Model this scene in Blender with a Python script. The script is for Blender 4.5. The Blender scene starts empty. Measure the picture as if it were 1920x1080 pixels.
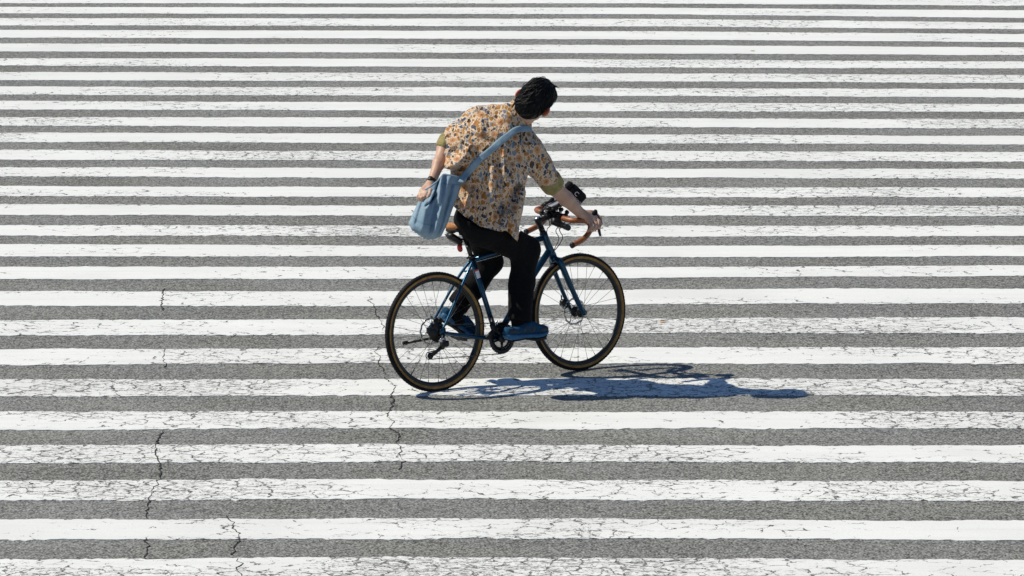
import bpy, math, random
import numpy as np
from mathutils import Vector, Matrix

# ------------------------------------------------------------------ camera, sky, sun, exposure
S = bpy.context.scene
cam_d = bpy.data.cameras.new("camera")
cam = bpy.data.objects.new("camera", cam_d)
S.collection.objects.link(cam)
cam.location = (0, 0, 5.29)
cam.rotation_euler = (math.radians(90 - 10.39), 0, 0)
cam_d.sensor_width = 36
cam_d.lens = 8500 / 1920 * 36
cam_d.clip_start = 0.5
cam_d.clip_end = 3000
S.camera = cam
S.render.resolution_x, S.render.resolution_y = 1024, 576

EL, AZ = math.radians(49.7), math.radians(-10)          # the light travels towards AZ, coming down at EL
SUNDIR = Vector((math.cos(EL) * math.cos(AZ), math.cos(EL) * math.sin(AZ), -math.sin(EL)))
w = bpy.data.worlds.new("World")
S.world = w
w.use_nodes = True
nt = w.node_tree
bg = nt.nodes["Background"]
sky = nt.nodes.new("ShaderNodeTexSky")
sky.sky_type = 'NISHITA'
sky.sun_disc = False
sky.sun_elevation = EL
sky.sun_rotation = math.atan2(-SUNDIR.x, -SUNDIR.y)
sky.air_density = 1.0
sky.dust_density = 0.0
sky.ozone_density = 6.0
nt.links.new(sky.outputs[0], bg.inputs[0])
bg.inputs[1].default_value = 0.085
sun_d = bpy.data.lights.new("sun", 'SUN')
sun_d.energy = 4.85
sun_d.angle = math.radians(0.5)
sun_d.color = (0.972, 0.915, 0.77)
sun = bpy.data.objects.new("sun", sun_d)
S.collection.objects.link(sun)
sun.rotation_euler = SUNDIR.to_track_quat('-Z', 'Y').to_euler()
sun.location = (-20, 26, 25)
S.view_settings.view_transform = 'Standard'
S.view_settings.look = 'None'
S.view_settings.exposure = 0.0
S.view_settings.gamma = 1.0
S.cycles.max_bounces = 6
R = random.Random(7)
NR = np.random.RandomState(5)

# ------------------------------------------------------------------ frames
# O: where the rear tyre touches the road.  Bike axes: U forward, V to the rider's left, W up the (slightly leaning) bike.
O = np.array([-0.42662, 25.55316, 0.0])
PSI, LEAN = math.radians(36.5), math.radians(4.5)
U = np.array([math.cos(PSI), math.sin(PSI), 0])
V0 = np.array([-math.sin(PSI), math.cos(PSI), 0]); W0 = np.array([0, 0, 1.0])
W = W0 * math.cos(LEAN) + V0 * math.sin(LEAN)
V = V0 * math.cos(LEAN) - W0 * math.sin(LEAN)
def bl(p):                                            # bike axes -> metres east, north, up of O
    return U * p[0] + V * p[1] + W * p[2]
BIKE = Matrix(((U[0], V[0], W[0]), (U[1], V[1], W[1]), (U[2], V[2], W[2])))

# ------------------------------------------------------------------ object helpers
def tag(o, label=None, cat=None, group=None, kind=None):
    if label: o['label'] = label
    if cat: o['category'] = cat
    if group: o['group'] = group
    if kind: o['kind'] = kind
    return o
def empty(name, loc, rot=None, **k):
    o = bpy.data.objects.new(name, None)
    o.empty_display_size = 0.1
    S.collection.objects.link(o)
    o.location = loc
    if rot is not None: o.rotation_euler = rot.to_euler()
    return tag(o, **k)
def link_mesh(name, verts, faces, mat, parent=None, smooth=True, off=None):
    me = bpy.data.meshes.new(name)
    v = np.asarray(verts, float)
    if off is not None: v = v - np.asarray(off)
    me.from_pydata(v.tolist(), [], faces)
    me.update()
    mats = mat if isinstance(mat, (list, tuple)) else [mat]
    for m in mats: me.materials.append(m)
    if smooth: me.polygons.foreach_set('use_smooth', [True] * len(me.polygons))
    o = bpy.data.objects.new(name, me)
    S.collection.objects.link(o)
    if parent is not None: o.parent = parent
    return o

def frame_from(t, up=np.array([0, 0, 1.0])):
    t = t / (np.linalg.norm(t) + 1e-12)
    if abs(t @ up) > 0.95: up = np.array([1.0, 0, 0])
    a = np.cross(up, t); a /= np.linalg.norm(a)
    return a, np.cross(t, a)

class MB:
    """collects simple shapes, then links them as ONE mesh object"""
    def __init__(s): s.v = []; s.f = []; s.m = []
    def add(s, verts, faces, mi=0):
        n = len(s.v)
        s.v += [tuple(map(float, x)) for x in verts]
        s.f += [tuple(i + n for i in f) for f in faces]
        s.m += [mi] * len(faces)
    def rings(s, rings, closed=False, caps=True, mi=0):
        n = len(rings[0]); vs = [p for r in rings for p in r]; fs = []
        k = len(rings)
        for i in range(k if closed else k - 1):
            j = (i + 1) % k
            for q in range(n):
                q2 = (q + 1) % n
                fs.append((i * n + q, i * n + q2, j * n + q2, j * n + q))
        if caps and not closed:
            fs.append(tuple(range(n - 1, -1, -1)))
            fs.append(tuple((k - 1) * n + q for q in range(n)))
        s.add(vs, fs, mi)
    def tube(s, pts, r, n=10, caps=True, closed=False, squash=None, mi=0, up=None):
        P = np.asarray(pts, float); k = len(P)
        rr = np.broadcast_to(np.asarray(r, float), (k,))
        T = np.zeros_like(P)
        for i in range(k):
            a = P[(i - 1) % k] if (closed or i > 0) else P[i]
            b = P[(i + 1) % k] if (closed or i < k - 1) else P[i]
            T[i] = (b - a) / (np.linalg.norm(b - a) + 1e-12)
        a, b = frame_from(T[0], np.array([0, 0, 1.0]) if up is None else np.asarray(up, float))
        out = []
        for i in range(k):
            a = a - T[i] * (a @ T[i]); a /= np.linalg.norm(a); b = np.cross(T[i], a)
            sa, sb = (1, 1) if squash is None else squash
            out.append([P[i] + rr[i] * (sa * a * math.cos(2 * math.pi * q / n) + sb * b * math.sin(2 * math.pi * q / n)) for q in range(n)])
        s.rings(out, closed, caps, mi)
    def lathe(s, c, axis, prof, n=48, mi=0, closed=False):
        """prof: (radius, height along axis) pairs round centre c"""
        ax = np.asarray(axis, float); ax /= np.linalg.norm(ax); a, b = frame_from(ax, np.array([0, 0, 1.0]))
        c = np.asarray(c, float); k = len(prof); vs = []; fs = []
        for r, h in prof:
            for q in range(n):
                t = 2 * math.pi * q / n
                vs.append(c + ax * h + r * (a * math.cos(t) + b * math.sin(t)))
        for i in range(k if closed else k - 1):
            j = (i + 1) % k
            for q in range(n):
                q2 = (q + 1) % n
                fs.append((i * n + q, i * n + q2, j * n + q2, j * n + q))
        s.add(vs, fs, mi)
    def box(s, c, ax, size, bev=0.15, mi=0):
        """box with chamfered edges; ax: three unit axes (rows), size: full sizes"""
        A = np.asarray(ax, float); h = np.asarray(size, float) / 2; b = min(h) * bev
        rings = []
        def rect(x, y, z, cc):
            pts = [(-x, -y + cc), (-x, y - cc), (-x + cc, y), (x - cc, y), (x, y - cc), (x, -y + cc), (x - cc, -y), (-x + cc, -y)]
            return [np.asarray(c) + A[0] * p + A[1] * q + A[2] * z for p, q in pts]
        rings.append(rect(h[0] - b, h[1] - b, -h[2], b)); rings.append(rect(h[0], h[1], -h[2] + b, b))
        rings.append(rect(h[0], h[1], h[2] - b, b)); rings.append(rect(h[0] - b, h[1] - b, h[2], b))
        s.rings([r[::-1] for r in rings], mi=mi)
    def build(s, name, mat, parent=None, smooth=True, off=None):
        o = link_mesh(name, s.v, s.f, mat, parent, smooth, off)
        if any(s.m): o.data.polygons.foreach_set('material_index', s.m)
        return o

def catmull(pts, m=6):
    P = [np.asarray(p, float) for p in pts]; P = [2 * P[0] - P[1]] + P + [2 * P[-1] - P[-2]]; out = []
    for i in range(1, len(P) - 2):
        for j in range(m):
            t = j / m; a, b, c, d = P[i - 1:i + 3]
            out.append(0.5 * ((2 * b) + (c - a) * t + (2 * a - 5 * b + 4 * c - d) * t * t + (3 * b - a - 3 * c + d) * t ** 3))
    out.append(P[-2]); return out
def smooth_by_angle(o, deg=40):
    for p in o.data.polygons: p.use_smooth = True
    try: o.data.set_sharp_from_angle(angle=math.radians(deg))
    except Exception: pass
    return o

# ------------------------------------------------------------------ distance-field modelling (organic shapes)
def smin(a, b, k):
    h = np.maximum(k - np.abs(a - b), 0) / k
    return np.minimum(a, b) - h * h * k * 0.25
def cone(p, a, b, ra, rb):
    a = np.asarray(a, float); ba = np.asarray(b, float) - a; pa = p - a
    t = np.clip((pa @ ba) / (ba @ ba), 0, 1)
    return np.linalg.norm(pa - t[:, None] * ba, axis=1) - (ra + (rb - ra) * t)
def ell(p, c, A, r):
    q = (p - np.asarray(c)) @ np.asarray(A, float).T
    r = np.asarray(r, float)
    k0 = np.linalg.norm(q / r, axis=1); k1 = np.linalg.norm(q / (r * r), axis=1) + 1e-9
    return k0 * (k0 - 1) / k1
I3 = np.eye(3)
_K = NR.normal(size=(12, 3)); _PH = NR.uniform(0, 6.28, 12)
def wob(p, scale, o=0):
    s = 0
    for i in range(6):
        s = s + np.sin(p @ (_K[(i + o) % 12] * scale) + _PH[(i + 2 * o) % 12])
    return s / 6
class Field:
    def __init__(s): s.items = []
    def cone(s, a, b, ra, rb, k=0.02):
        a = np.asarray(a, float); b = np.asarray(b, float); r = max(ra, rb)
        s.items.append((lambda p: cone(p, a, b, ra, rb), k, np.minimum(a, b) - r, np.maximum(a, b) + r, 1)); return s
    def ell(s, c, A, r, k=0.02, sign=1):
        c = np.asarray(c, float); m = max(r)
        s.items.append((lambda p: ell(p, c, A, r), k, c - m, c + m, sign)); return s
    def chain(s, pts, rs, k=0.006):
        for i in range(len(pts) - 1): s.cone(pts[i], pts[i + 1], rs[i], rs[i + 1], k if i == 0 else 0.004)
        return s
    def fn(s, f, lo, hi, k=0.02):
        s.items.append((f, k, np.asarray(lo, float), np.asarray(hi, float), 1)); return s
    def __call__(s, p, m=0.06):
        D = np.full(len(p), 0.2)
        for f, k, lo, hi, sg in s.items:
            idx = np.where(np.all((p > lo - m) & (p < hi + m), axis=1))[0]
            if len(idx) == 0: continue
            d = f(p[idx])
            if sg > 0: D[idx] = smin(D[idx], d, k)
            else: D[idx] = -smin(-D[idx], d, k)
        return D
def surface(fun, lo, hi, h):
    """surface-nets mesh of fun < 0; blocks far from the surface are skipped"""
    lo = np.asarray(lo, float); hi = np.asarray(hi, float)
    n = np.ceil((hi - lo) / h).astype(int) + 2
    B = 8; nb = np.ceil(n / B).astype(int); n = nb * B
    g = np.stack(np.meshgrid(*[np.arange(k) for k in nb], indexing='ij'), -1).reshape(-1, 3)
    cc = lo + (g * B + (B - 1) / 2) * h
    dc = fun(cc)
    act = np.abs(dc) < h * B * 1.25 + 0.012
    D = np.repeat(np.repeat(np.repeat(np.where(dc.reshape(nb) < 0, -1.0, 1.0), B, 0), B, 1), B, 2).astype(np.float32)
    ga = g[act]
    loc = np.stack(np.meshgrid(*[np.arange(B)] * 3, indexing='ij'), -1).reshape(-1, 3)
    idx = (ga[:, None, :] * B + loc[None]).reshape(-1, 3)
    vals = np.empty(len(idx), np.float32)
    for i in range(0, len(idx), 400000):
        vals[i:i + 400000] = fun(lo + idx[i:i + 400000] * h)
    D[idx[:, 0], idx[:, 1], idx[:, 2]] = vals
    sg = D < 0
    c = np.zeros(np.array(D.shape) - 1, np.int8)
    for a in (0, 1):
        for b in (0, 1):
            for d in (0, 1):
                c += sg[a:a + c.shape[0], b:b + c.shape[1], d:d + c.shape[2]]
    cells = np.argwhere((c > 0) & (c < 8))
    acc = np.zeros((len(cells), 3)); cnt = np.zeros(len(cells))
    cor = [(a, b, d) for a in (0, 1) for b in (0, 1) for d in (0, 1)]
    for i in range(8):
        for j in range(i + 1, 8):
            if sum(abs(x - y) for x, y in zip(cor[i], cor[j])) != 1: continue
            A = cells + cor[i]; Bc = cells + cor[j]
            da = D[A[:, 0], A[:, 1], A[:, 2]]; db = D[Bc[:, 0], Bc[:, 1], Bc[:, 2]]
            m = (da < 0) != (db < 0)
            t = np.where(m, da / np.where(m, da - db, 1), 0)
            acc[m] += (A + (Bc - A) * t[:, None])[m]; cnt[m] += 1
    verts = lo + acc / cnt[:, None] * h
    ids = np.full(c.shape, -1, np.int32); ids[cells[:, 0], cells[:, 1], cells[:, 2]] = np.arange(len(cells))
    faces = []
    for ax in range(3):
        a2, a3 = (ax + 1) % 3, (ax + 2) % 3
        sl0 = [slice(1, -1)] * 3; sl1 = [slice(1, -1)] * 3
        sl0[ax] = slice(0, -1); sl1[ax] = slice(1, None)
        s0 = sg[tuple(sl0)]; s1 = sg[tuple(sl1)]
        e = np.argwhere(s0 != s1)
        if len(e) == 0: continue
        inside = s0[e[:, 0], e[:, 1], e[:, 2]]
        pos = e + 1; pos[:, ax] -= 1
        def gid(d2, d3):
            q = pos.copy(); q[:, a2] += d2; q[:, a3] += d3
            return ids[q[:, 0], q[:, 1], q[:, 2]]
        quad = np.stack([gid(-1, -1), gid(0, -1), gid(0, 0), gid(-1, 0)], 1)
        quad[~inside] = quad[~inside][:, ::-1]
        quad = quad[(quad >= 0).all(1)]
        faces += quad.tolist()
    return verts, faces

# ------------------------------------------------------------------ materials
class NB:
    def __init__(s, name):
        s.m = bpy.data.materials.new(name); s.m.use_nodes = True; s.t = s.m.node_tree; s.n = s.t.nodes
        s.b = s.n["Principled BSDF"]
    def node(s, typ, inp=None, **props):
        x = s.n.new(typ)
        for k, v in props.items(): setattr(x, k, v)
        for k, v in (inp or {}).items(): s.set(x.inputs[k], v)
        return x
    def set(s, sock, v):
        if isinstance(v, bpy.types.NodeSocket): s.t.links.new(v, sock)
        else: sock.default_value = v
    def math(s, op, a, b=None, c=None, clamp=False):
        x = s.n.new('ShaderNodeMath'); x.operation = op; x.use_clamp = clamp
        s.set(x.inputs[0], a)
        if b is not None: s.set(x.inputs[1], b)
        if c is not None: s.set(x.inputs[2], c)
        return x.outputs[0]
    def ramp(s, fac, a, b, lo=0.0, hi=1.0):
        x = s.n.new('ShaderNodeMapRange'); x.interpolation_type = 'SMOOTHSTEP'
        for i, v in enumerate((fac, a, b, lo, hi)): s.set(x.inputs[i], v)
        return x.outputs[0]
    def mix(s, fac, a, b, mode='MIX'):
        x = s.n.new('ShaderNodeMix'); x.data_type = 'RGBA'; x.blend_type = mode
        s.set(x.inputs[0], fac)
        for sock, v in ((x.inputs[6], a), (x.inputs[7], b)):
            s.set(sock, (v + (1,)) if isinstance(v, tuple) and len(v) == 3 else v)
        return x.outputs[2]
    def coord(s, what='Object'): return s.n.new('ShaderNodeTexCoord').outputs[what]
    def mapping(s, vec, scale=(1, 1, 1), loc=(0, 0, 0), rot=(0, 0, 0)):
        x = s.node('ShaderNodeMapping', {0: vec}); x.inputs['Scale'].default_value = scale
        x.inputs['Location'].default_value = loc; x.inputs['Rotation'].default_value = rot
        return x.outputs[0]
    def noise(s, vec, scale, detail=2, rough=0.5, out=0):
        return s.node('ShaderNodeTexNoise', {'Vector': vec, 'Scale': scale, 'Detail': detail, 'Roughness': rough}).outputs[out]
    def vor(s, vec, scale, feature='F1', out='Distance', rnd=1.0, dims='3D'):
        x = s.n.new('ShaderNodeTexVoronoi'); x.voronoi_dimensions = dims; x.feature = feature
        s.set(x.inputs['Vector'], vec); s.set(x.inputs['Scale'], scale); s.set(x.inputs['Randomness'], rnd)
        return x.outputs[out]
    def bump(s, h, strength=0.5, dist=0.01):
        x = s.node('ShaderNodeBump', {'Height': h, 'Strength': strength, 'Distance': dist})
        s.t.links.new(x.outputs[0], s.b.inputs['Normal'])
    def fin(s, color=None, rough=None, metal=None, spec=None, **k):
        if color is not None: s.set(s.b.inputs['Base Color'], color + (1,) if isinstance(color, tuple) and len(color) == 3 else color)
        if rough is not None: s.set(s.b.inputs['Roughness'], rough)
        if metal is not None: s.set(s.b.inputs['Metallic'], metal)
        if spec is not None: s.set(s.b.inputs['Specular IOR Level'], spec)
        for q, v in k.items(): s.set(s.b.inputs[q.replace('_', ' ')], v)
        return s.m
def plain(name, col, rough=0.5, metal=0.0, spec=0.5, var=0.25, scale=60, **k):
    n = NB(name); c = n.coord()
    f = n.noise(c, scale, 4, 0.6)
    lo = tuple(x * (1 - var) for x in col); hi = tuple(min(1, x * (1 + var)) for x in col)
    r = n.ramp(n.noise(c, scale * 0.6, 3), 0.3, 0.7, max(0.02, rough - 0.08), min(1, rough + 0.08))
    return n.fin(n.mix(n.ramp(f, 0.3, 0.7), lo, hi), r, metal, spec, **k)

def wpos(n):
    return n.n.new('ShaderNodeNewGeometry').outputs['Position']
def grain_nodes(n, p, base):
    g1 = n.noise(p, 95, 2, 0.7)
    g2 = n.vor(p, 60)
    g3 = n.noise(p, 22, 3, 0.6)
    g4 = n.noise(p, 0.55, 4, 0.6)
    v = n.math('ADD', n.ramp(g1, 0.28, 0.72, -0.55, 0.55), n.ramp(g2, 0.1, 0.75, 0.28, -0.42))
    v = n.math('ADD', v, n.ramp(g3, 0.3, 0.7, -0.22, 0.22))
    v = n.math('ADD', v, n.ramp(g4, 0.3, 0.7, -0.07, 0.08))
    v = n.math('ADD', v, n.ramp(n.noise(n.mapping(p, (0.35, 1.2, 1)), 2.3, 4, 0.65), 0.3, 0.7, -0.09, 0.08))
    v = n.math('ADD', v, n.ramp(n.noise(p, 48, 2, 0.7), 0.60, 0.72, 0.0, -0.45))
    v = n.math('MAXIMUM', n.math('ADD', v, 1.0), 0.12)
    col = n.mix(1.0, tuple(base), n.node('ShaderNodeCombineColor', {0: v, 1: v, 2: v}).outputs[0], 'MULTIPLY')
    hgt = n.math('ADD', n.math('MULTIPLY', g1, 0.6), n.math('MULTIPLY', g2, -0.8))
    return col, hgt
def asphalt_mat():
    n = NB("asphalt"); p = wpos(n)
    tint = n.mix(n.ramp(n.noise(p, 1.1, 3), 0.35, 0.65), (0.246, 0.243, 0.228), (0.236, 0.237, 0.230))
    col, hgt = grain_nodes(n, p, (1, 1, 1))
    col = n.mix(1.0, col, tint, 'MULTIPLY')
    n.bump(hgt, 0.55, 0.012)
    return n.fin(col, 0.92, 0, 0.25)
def paint_mat():
    """worn white road paint; how worn is read from each stripe's own 'wear' value"""
    n = NB("road_paint"); p = wpos(n)
    wear = n.node('ShaderNodeAttribute', attribute_type='OBJECT', attribute_name='wear').outputs['Fac']
    seed = n.node('ShaderNodeAttribute', attribute_type='OBJECT', attribute_name='seed').outputs['Fac']
    off = n.node('ShaderNodeCombineXYZ', {0: seed, 1: 0.0, 2: seed}).outputs[0]
    q = n.node('ShaderNodeVectorMath', {0: p, 1: off}, operation='ADD').outputs[0]
    dn = n.noise(q, 7, 3, 0.6, 1)
    qd = n.node('ShaderNodeVectorMath', {0: n.node('ShaderNodeVectorMath', {0: dn, 1: (0.5, 0.5, 0.5)}, operation='SUBTRACT').outputs[0], 'Scale': 0.16}, operation='SCALE').outputs[0]
    qq = n.node('ShaderNodeVectorMath', {0: q, 1: qd}, operation='ADD').outputs[0]
    fine = n.noise(q, 38, 2, 0.6, 1)
    fd = n.node('ShaderNodeVectorMath', {0: n.node('ShaderNodeVectorMath', {0: fine, 1: (0.5, 0.5, 0.5)}, operation='SUBTRACT').outputs[0], 'Scale': 0.045}, operation='SCALE').outputs[0]
    qf = n.node('ShaderNodeVectorMath', {0: qq, 1: fd}, operation='ADD').outputs[0]
    e1 = n.vor(n.mapping(qf, (0.8, 1.0, 1.0)), 9.0, 'DISTANCE_TO_EDGE', dims='2D')
    e2 = n.vor(n.mapping(qf, (0.9, 1.25, 1.0), (3.3, 1.7, 0)), 21.0, 'DISTANCE_TO_EDGE', dims='2D')
    big = n.noise(n.mapping(q, (0.55, 1.1, 1.0)), 0.9, 4, 0.6)           # patches of heavier wear along a stripe
    wl = n.math('ADD', wear, n.ramp(big, 0.36, 0.64, -0.52, 0.40))
    gate = n.noise(n.mapping(q, (0.8, 1.2, 1.0)), 11.0, 2, 0.6)           # where cracks open: short broken runs
    g1 = n.ramp(n.math('ADD', gate, n.math('MULTIPLY', wl, 0.36)), 0.58, 0.80, 0.0, 1.0)
    w1 = n.math('MULTIPLY', g1, n.math('ADD', n.math('MULTIPLY', n.noise(q, 17, 2), 0.16), -0.030))
    c1 = n.ramp(n.math('SUBTRACT', w1, e1), -0.004, 0.016)
    g2 = n.ramp(n.math('ADD', n.noise(n.mapping(q, (0.7, 1.3, 1.0), (7, 2, 0)), 15, 2, 0.6), n.math('MULTIPLY', wl, 0.36)), 0.70, 0.90)
    w2 = n.math('MULTIPLY', g2, n.math('ADD', n.math('MULTIPLY', n.noise(q, 30, 2), 0.20), -0.035))
    c2 = n.ramp(n.math('SUBTRACT', w2, e2), -0.008, 0.03)
    sp = n.ramp(n.math('ADD', n.noise(n.mapping(q, (0.55, 1.2, 1)), 42, 3, 0.7), n.math('MULTIPLY', wl, 0.19)), 0.73, 0.82)
    sp = n.math('MULTIPLY', sp, 0.85)
    crack = n.math('MAXIMUM', n.math('MAXIMUM', c1, n.math('MULTIPLY', c2, 0.85)), sp, clamp=True)
    dirt = n.noise(n.mapping(q, (0.35, 1, 1)), 3.0, 4, 0.6)
    tone = n.node('ShaderNodeAttribute', attribute_type='OBJECT', attribute_name='tone').outputs['Fac']
    white = n.mix(n.ramp(dirt, 0.35, 0.75), (0.825, 0.825, 0.81), (0.76, 0.76, 0.75))
    white = n.mix(n.ramp(n.noise(n.mapping(q, (0.12, 2.5, 1)), 5.0, 4, 0.7), 0.42, 0.75, 0.0, 0.5), white, (0.66, 0.66, 0.65))     # traffic streaks along the stripe
    white = n.mix(n.ramp(n.noise(q, 0.8, 3, 0.6), 0.5, 0.72, 0.0, 0.45), white, (0.65, 0.65, 0.635))
    white = n.mix(tone, white, (0.64, 0.64, 0.625))
    white = n.mix(n.ramp(n.noise(q, 90, 2), 0.35, 0.7, 0.0, 0.3), white, (0.62, 0.62, 0.605))
    col, hgt = grain_nodes(n, p, (0.20, 0.197, 0.186))
    n.bump(n.math('SUBTRACT', n.math('MULTIPLY', n.noise(p, 80, 2), 0.35), n.math('MULTIPLY', crack, 0.8)), 0.3, 0.006)
    return n.fin(n.mix(crack, white, col), 0.7, 0, 0.3)

# ------------------------------------------------------------------ road and stripes
M_ASPH, M_PAINT = asphalt_mat(), paint_mat()
road = link_mesh("road", [(-400, -200, 0), (400, -200, 0), (400, 900, 0), (-400, 900, 0)], [(0, 1, 2, 3)], M_ASPH, smooth=False)
tag(road, "wide grey asphalt road under the crosswalk stripes", "road", kind="structure")

EDGES = [
[(-4.88,44.372),(-1.28,44.350),(1.42,44.350),(4.86,44.152)],
[(-4.84,44.043),(-1.28,44.021),(1.40,43.988),(4.82,43.783)],
[(-4.79,43.536),(-1.26,43.504),(1.39,43.461),(4.75,43.197)],
[(-4.75,43.155),(-1.25,43.134),(1.38,43.103),(4.71,42.823)],
[(-4.69,42.627),(-1.23,42.576),(1.36,42.515),(4.66,42.292)],
[(-4.65,42.252),(-1.22,42.192),(1.35,42.152),(4.62,41.933)],
[(-4.59,41.667),(-1.21,41.618),(1.33,41.550),(4.56,41.375)],
[(-4.54,41.250),(-1.20,41.193),(1.32,41.145),(4.51,40.974)],
[(-4.48,40.682),(-1.18,40.617),(1.30,40.552),(4.46,40.431)],
[(-4.43,40.239),(-1.17,40.184),(1.28,40.120),(4.41,40.020)],
[(-4.38,39.724),(-1.15,39.653),(1.27,39.600),(4.36,39.520)],
[(-4.33,39.292),(-1.14,39.222),(1.25,39.187),(4.31,39.101)],
[(-4.28,38.775),(-1.13,38.716),(1.24,38.673),(4.26,38.597)],
[(-4.23,38.371),(-1.11,38.313),(1.23,38.271),(4.21,38.197)],
[(-4.18,37.877),(-1.10,37.821),(1.21,37.780),(4.16,37.708)],
[(-4.14,37.483),(-1.09,37.420),(1.20,37.380),(4.12,37.309)],
[(-4.08,36.988),(-1.07,36.927),(1.18,36.880),(4.07,36.826)],
[(-4.04,36.544),(-1.06,36.514),(1.17,36.468),(4.02,36.423)],
[(-3.99,36.073),(-1.05,36.021),(1.15,35.977),(3.97,35.925)],
[(-3.94,35.671),(-1.04,35.627),(1.14,35.584),(3.93,35.512)],
[(-3.89,35.193),(-1.02,35.151),(1.13,35.109),(3.88,35.046)],
[(-3.85,34.762),(-1.01,34.720),(1.11,34.700),(3.83,34.666)],
[(-3.79,34.254),(-1.00,34.240),(1.10,34.214),(3.78,34.187)],
[(-3.75,33.903),(-0.99,33.844),(1.09,33.838),(3.74,33.792)],
[(-3.70,33.457),(-0.97,33.394),(1.07,33.381),(3.69,33.343)],
[(-3.65,32.991),(-0.96,32.954),(1.06,32.942),(3.65,32.917)],
[(-3.61,32.538),(-0.95,32.508),(1.05,32.496),(3.60,32.466)],
[(-3.57,32.179),(-0.94,32.109),(1.03,32.109),(3.56,32.103)],
[(-3.52,31.707),(-0.93,31.667),(1.02,31.667),(3.51,31.673)],
[(-3.47,31.276),(-0.91,31.248),(1.01,31.248),(3.47,31.248)],
[(-3.42,30.840),(-0.90,30.818),(0.99,30.791),(3.42,30.818)],
[(-3.39,30.490),(-0.89,30.442),(0.98,30.415),(3.38,30.458)],
[(-3.34,30.023),(-0.88,29.992),(0.97,29.981),(3.34,30.033)],
[(-3.29,29.614),(-0.87,29.599),(0.96,29.599),(3.30,29.675)],
[(-3.24,29.158),(-0.85,29.158),(0.94,29.192),(3.25,29.261)],
[(-3.19,28.706),(-0.84,28.715),(0.93,28.772),(3.21,28.820)],
[(-3.14,28.193),(-0.91,28.207),(0.91,28.253),(3.15,28.290)],
[(-3.09,27.716),(-0.90,27.738),(0.90,27.783),(3.10,27.805)],
[(-3.03,27.215),(-0.88,27.245),(0.88,27.293),(3.04,27.301)],
[(-2.99,26.803),(-0.87,26.823),(0.87,26.844),(2.99,26.852)],
[(-2.94,26.317),(-0.85,26.341),(0.85,26.361),(2.94,26.361)],
[(-2.89,25.868),(-0.84,25.891),(0.84,25.907),(2.89,25.899)],
[(-2.84,25.392),(-0.82,25.429),(0.82,25.425),(2.84,25.429)],
[(-2.79,24.961),(-0.81,24.997),(0.81,24.987),(2.79,24.972)],
[(-2.74,24.516),(-0.80,24.534),(0.80,24.530),(2.74,24.506)],
[(-2.70,24.080),(-0.71,24.107),(0.78,24.094),(2.70,24.077)],
[(-2.65,23.649),(-0.70,23.671),(0.77,23.662),(2.65,23.635)],
[(-2.60,23.232),(-0.69,23.251),(0.76,23.238),(2.60,23.206)],
[(-2.55,22.765),(-0.67,22.798),(0.74,22.795),(2.55,22.753)],
[(-2.51,22.321),(-0.66,22.371),(0.73,22.356),(2.51,22.321)],
[(-2.46,21.908),(-0.65,21.937),(0.72,21.931),(2.46,21.891)],
[(-2.42,21.496),(-0.64,21.531),(0.70,21.523),(2.42,21.488)]]
XS = [e[0] for e in EDGES[26]]
def edge_line(i):
    """a stripe edge: depth as a function of x through the four measured points"""
    e = EDGES[i]; xs = [p[0] for p in e]; ys = [p[1] for p in e]
    sl = (ys[3] - ys[0]) / (xs[3] - xs[0])
    return lambda x: np.interp(x, [xs[0] - 8] + xs + [xs[3] + 8], [ys[0] - 8 * sl * .5] + ys + [ys[3] + 8 * sl * .5])
STRIPES = [  # (wear, label)
 (.20, "white crosswalk stripe cut off by the top edge of the photo"),
 (.12, "almost unworn white stripe, uppermost of those fully in view"),
 (.28, "far white stripe, second below the one cut by the top edge, chipped at left"),
 (.10, "clean far white stripe, third below the one cut by the top edge"),
 (.16, "far white stripe with the greenish leaf lying on it"),
 (.38, "far white stripe just above the rider's hair, chipped along its left end"),
 (.40, "white stripe passing behind the top of the rider's black hair"),
 (.44, "white stripe passing behind the rider's red left ear"),
 (.32, "white stripe level with the rider's shirt collar and right cheek"),
 (.46, "white stripe passing behind the shoulder strap's upper end"),
 (.46, "white stripe level with the rolled olive cuff of the far left sleeve"),
 (.48, "white stripe crossing behind the rider's bare left forearm, speckled with chips"),
 (.38, "white stripe level with the dark wristwatch and the near olive cuff"),
 (.42, "white stripe running behind the bag's open rim and the black handlebar case"),
 (.46, "white stripe passing behind the hand on the brake hood"),
 (.66, "badly chipped white stripe passing behind the saddle and the bag's bottom corner"),
 (.04, "clean white stripe level with the red rear light"),
 (.08, "clean white stripe just above the rear wheel's top"),
 (.26, "lightly cracked white stripe crossing the upper spokes of the rear wheel"),
 (.70, "cracked white stripe level with the rider's right shoe and holding the orange leaf"),
 (.46, "white stripe crossing the lower spokes of both wheels"),
 (.72, "cracked white stripe under the rear tyre, carrying the rider's blue shadow"),
 (.60, "white stripe just below the rider's shadow, split by a dark crack at left"),
 (.62, "cracked white stripe second below the rider's shadow"),
 (.68, "cracked white stripe third below the rider's shadow, with a thin line along its middle"),
 (.50, "white stripe next above the one cut by the bottom edge of the photo"),
 (.80, "scuffed speckled white stripe cut off by the bottom edge of the photo"),
]
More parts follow.
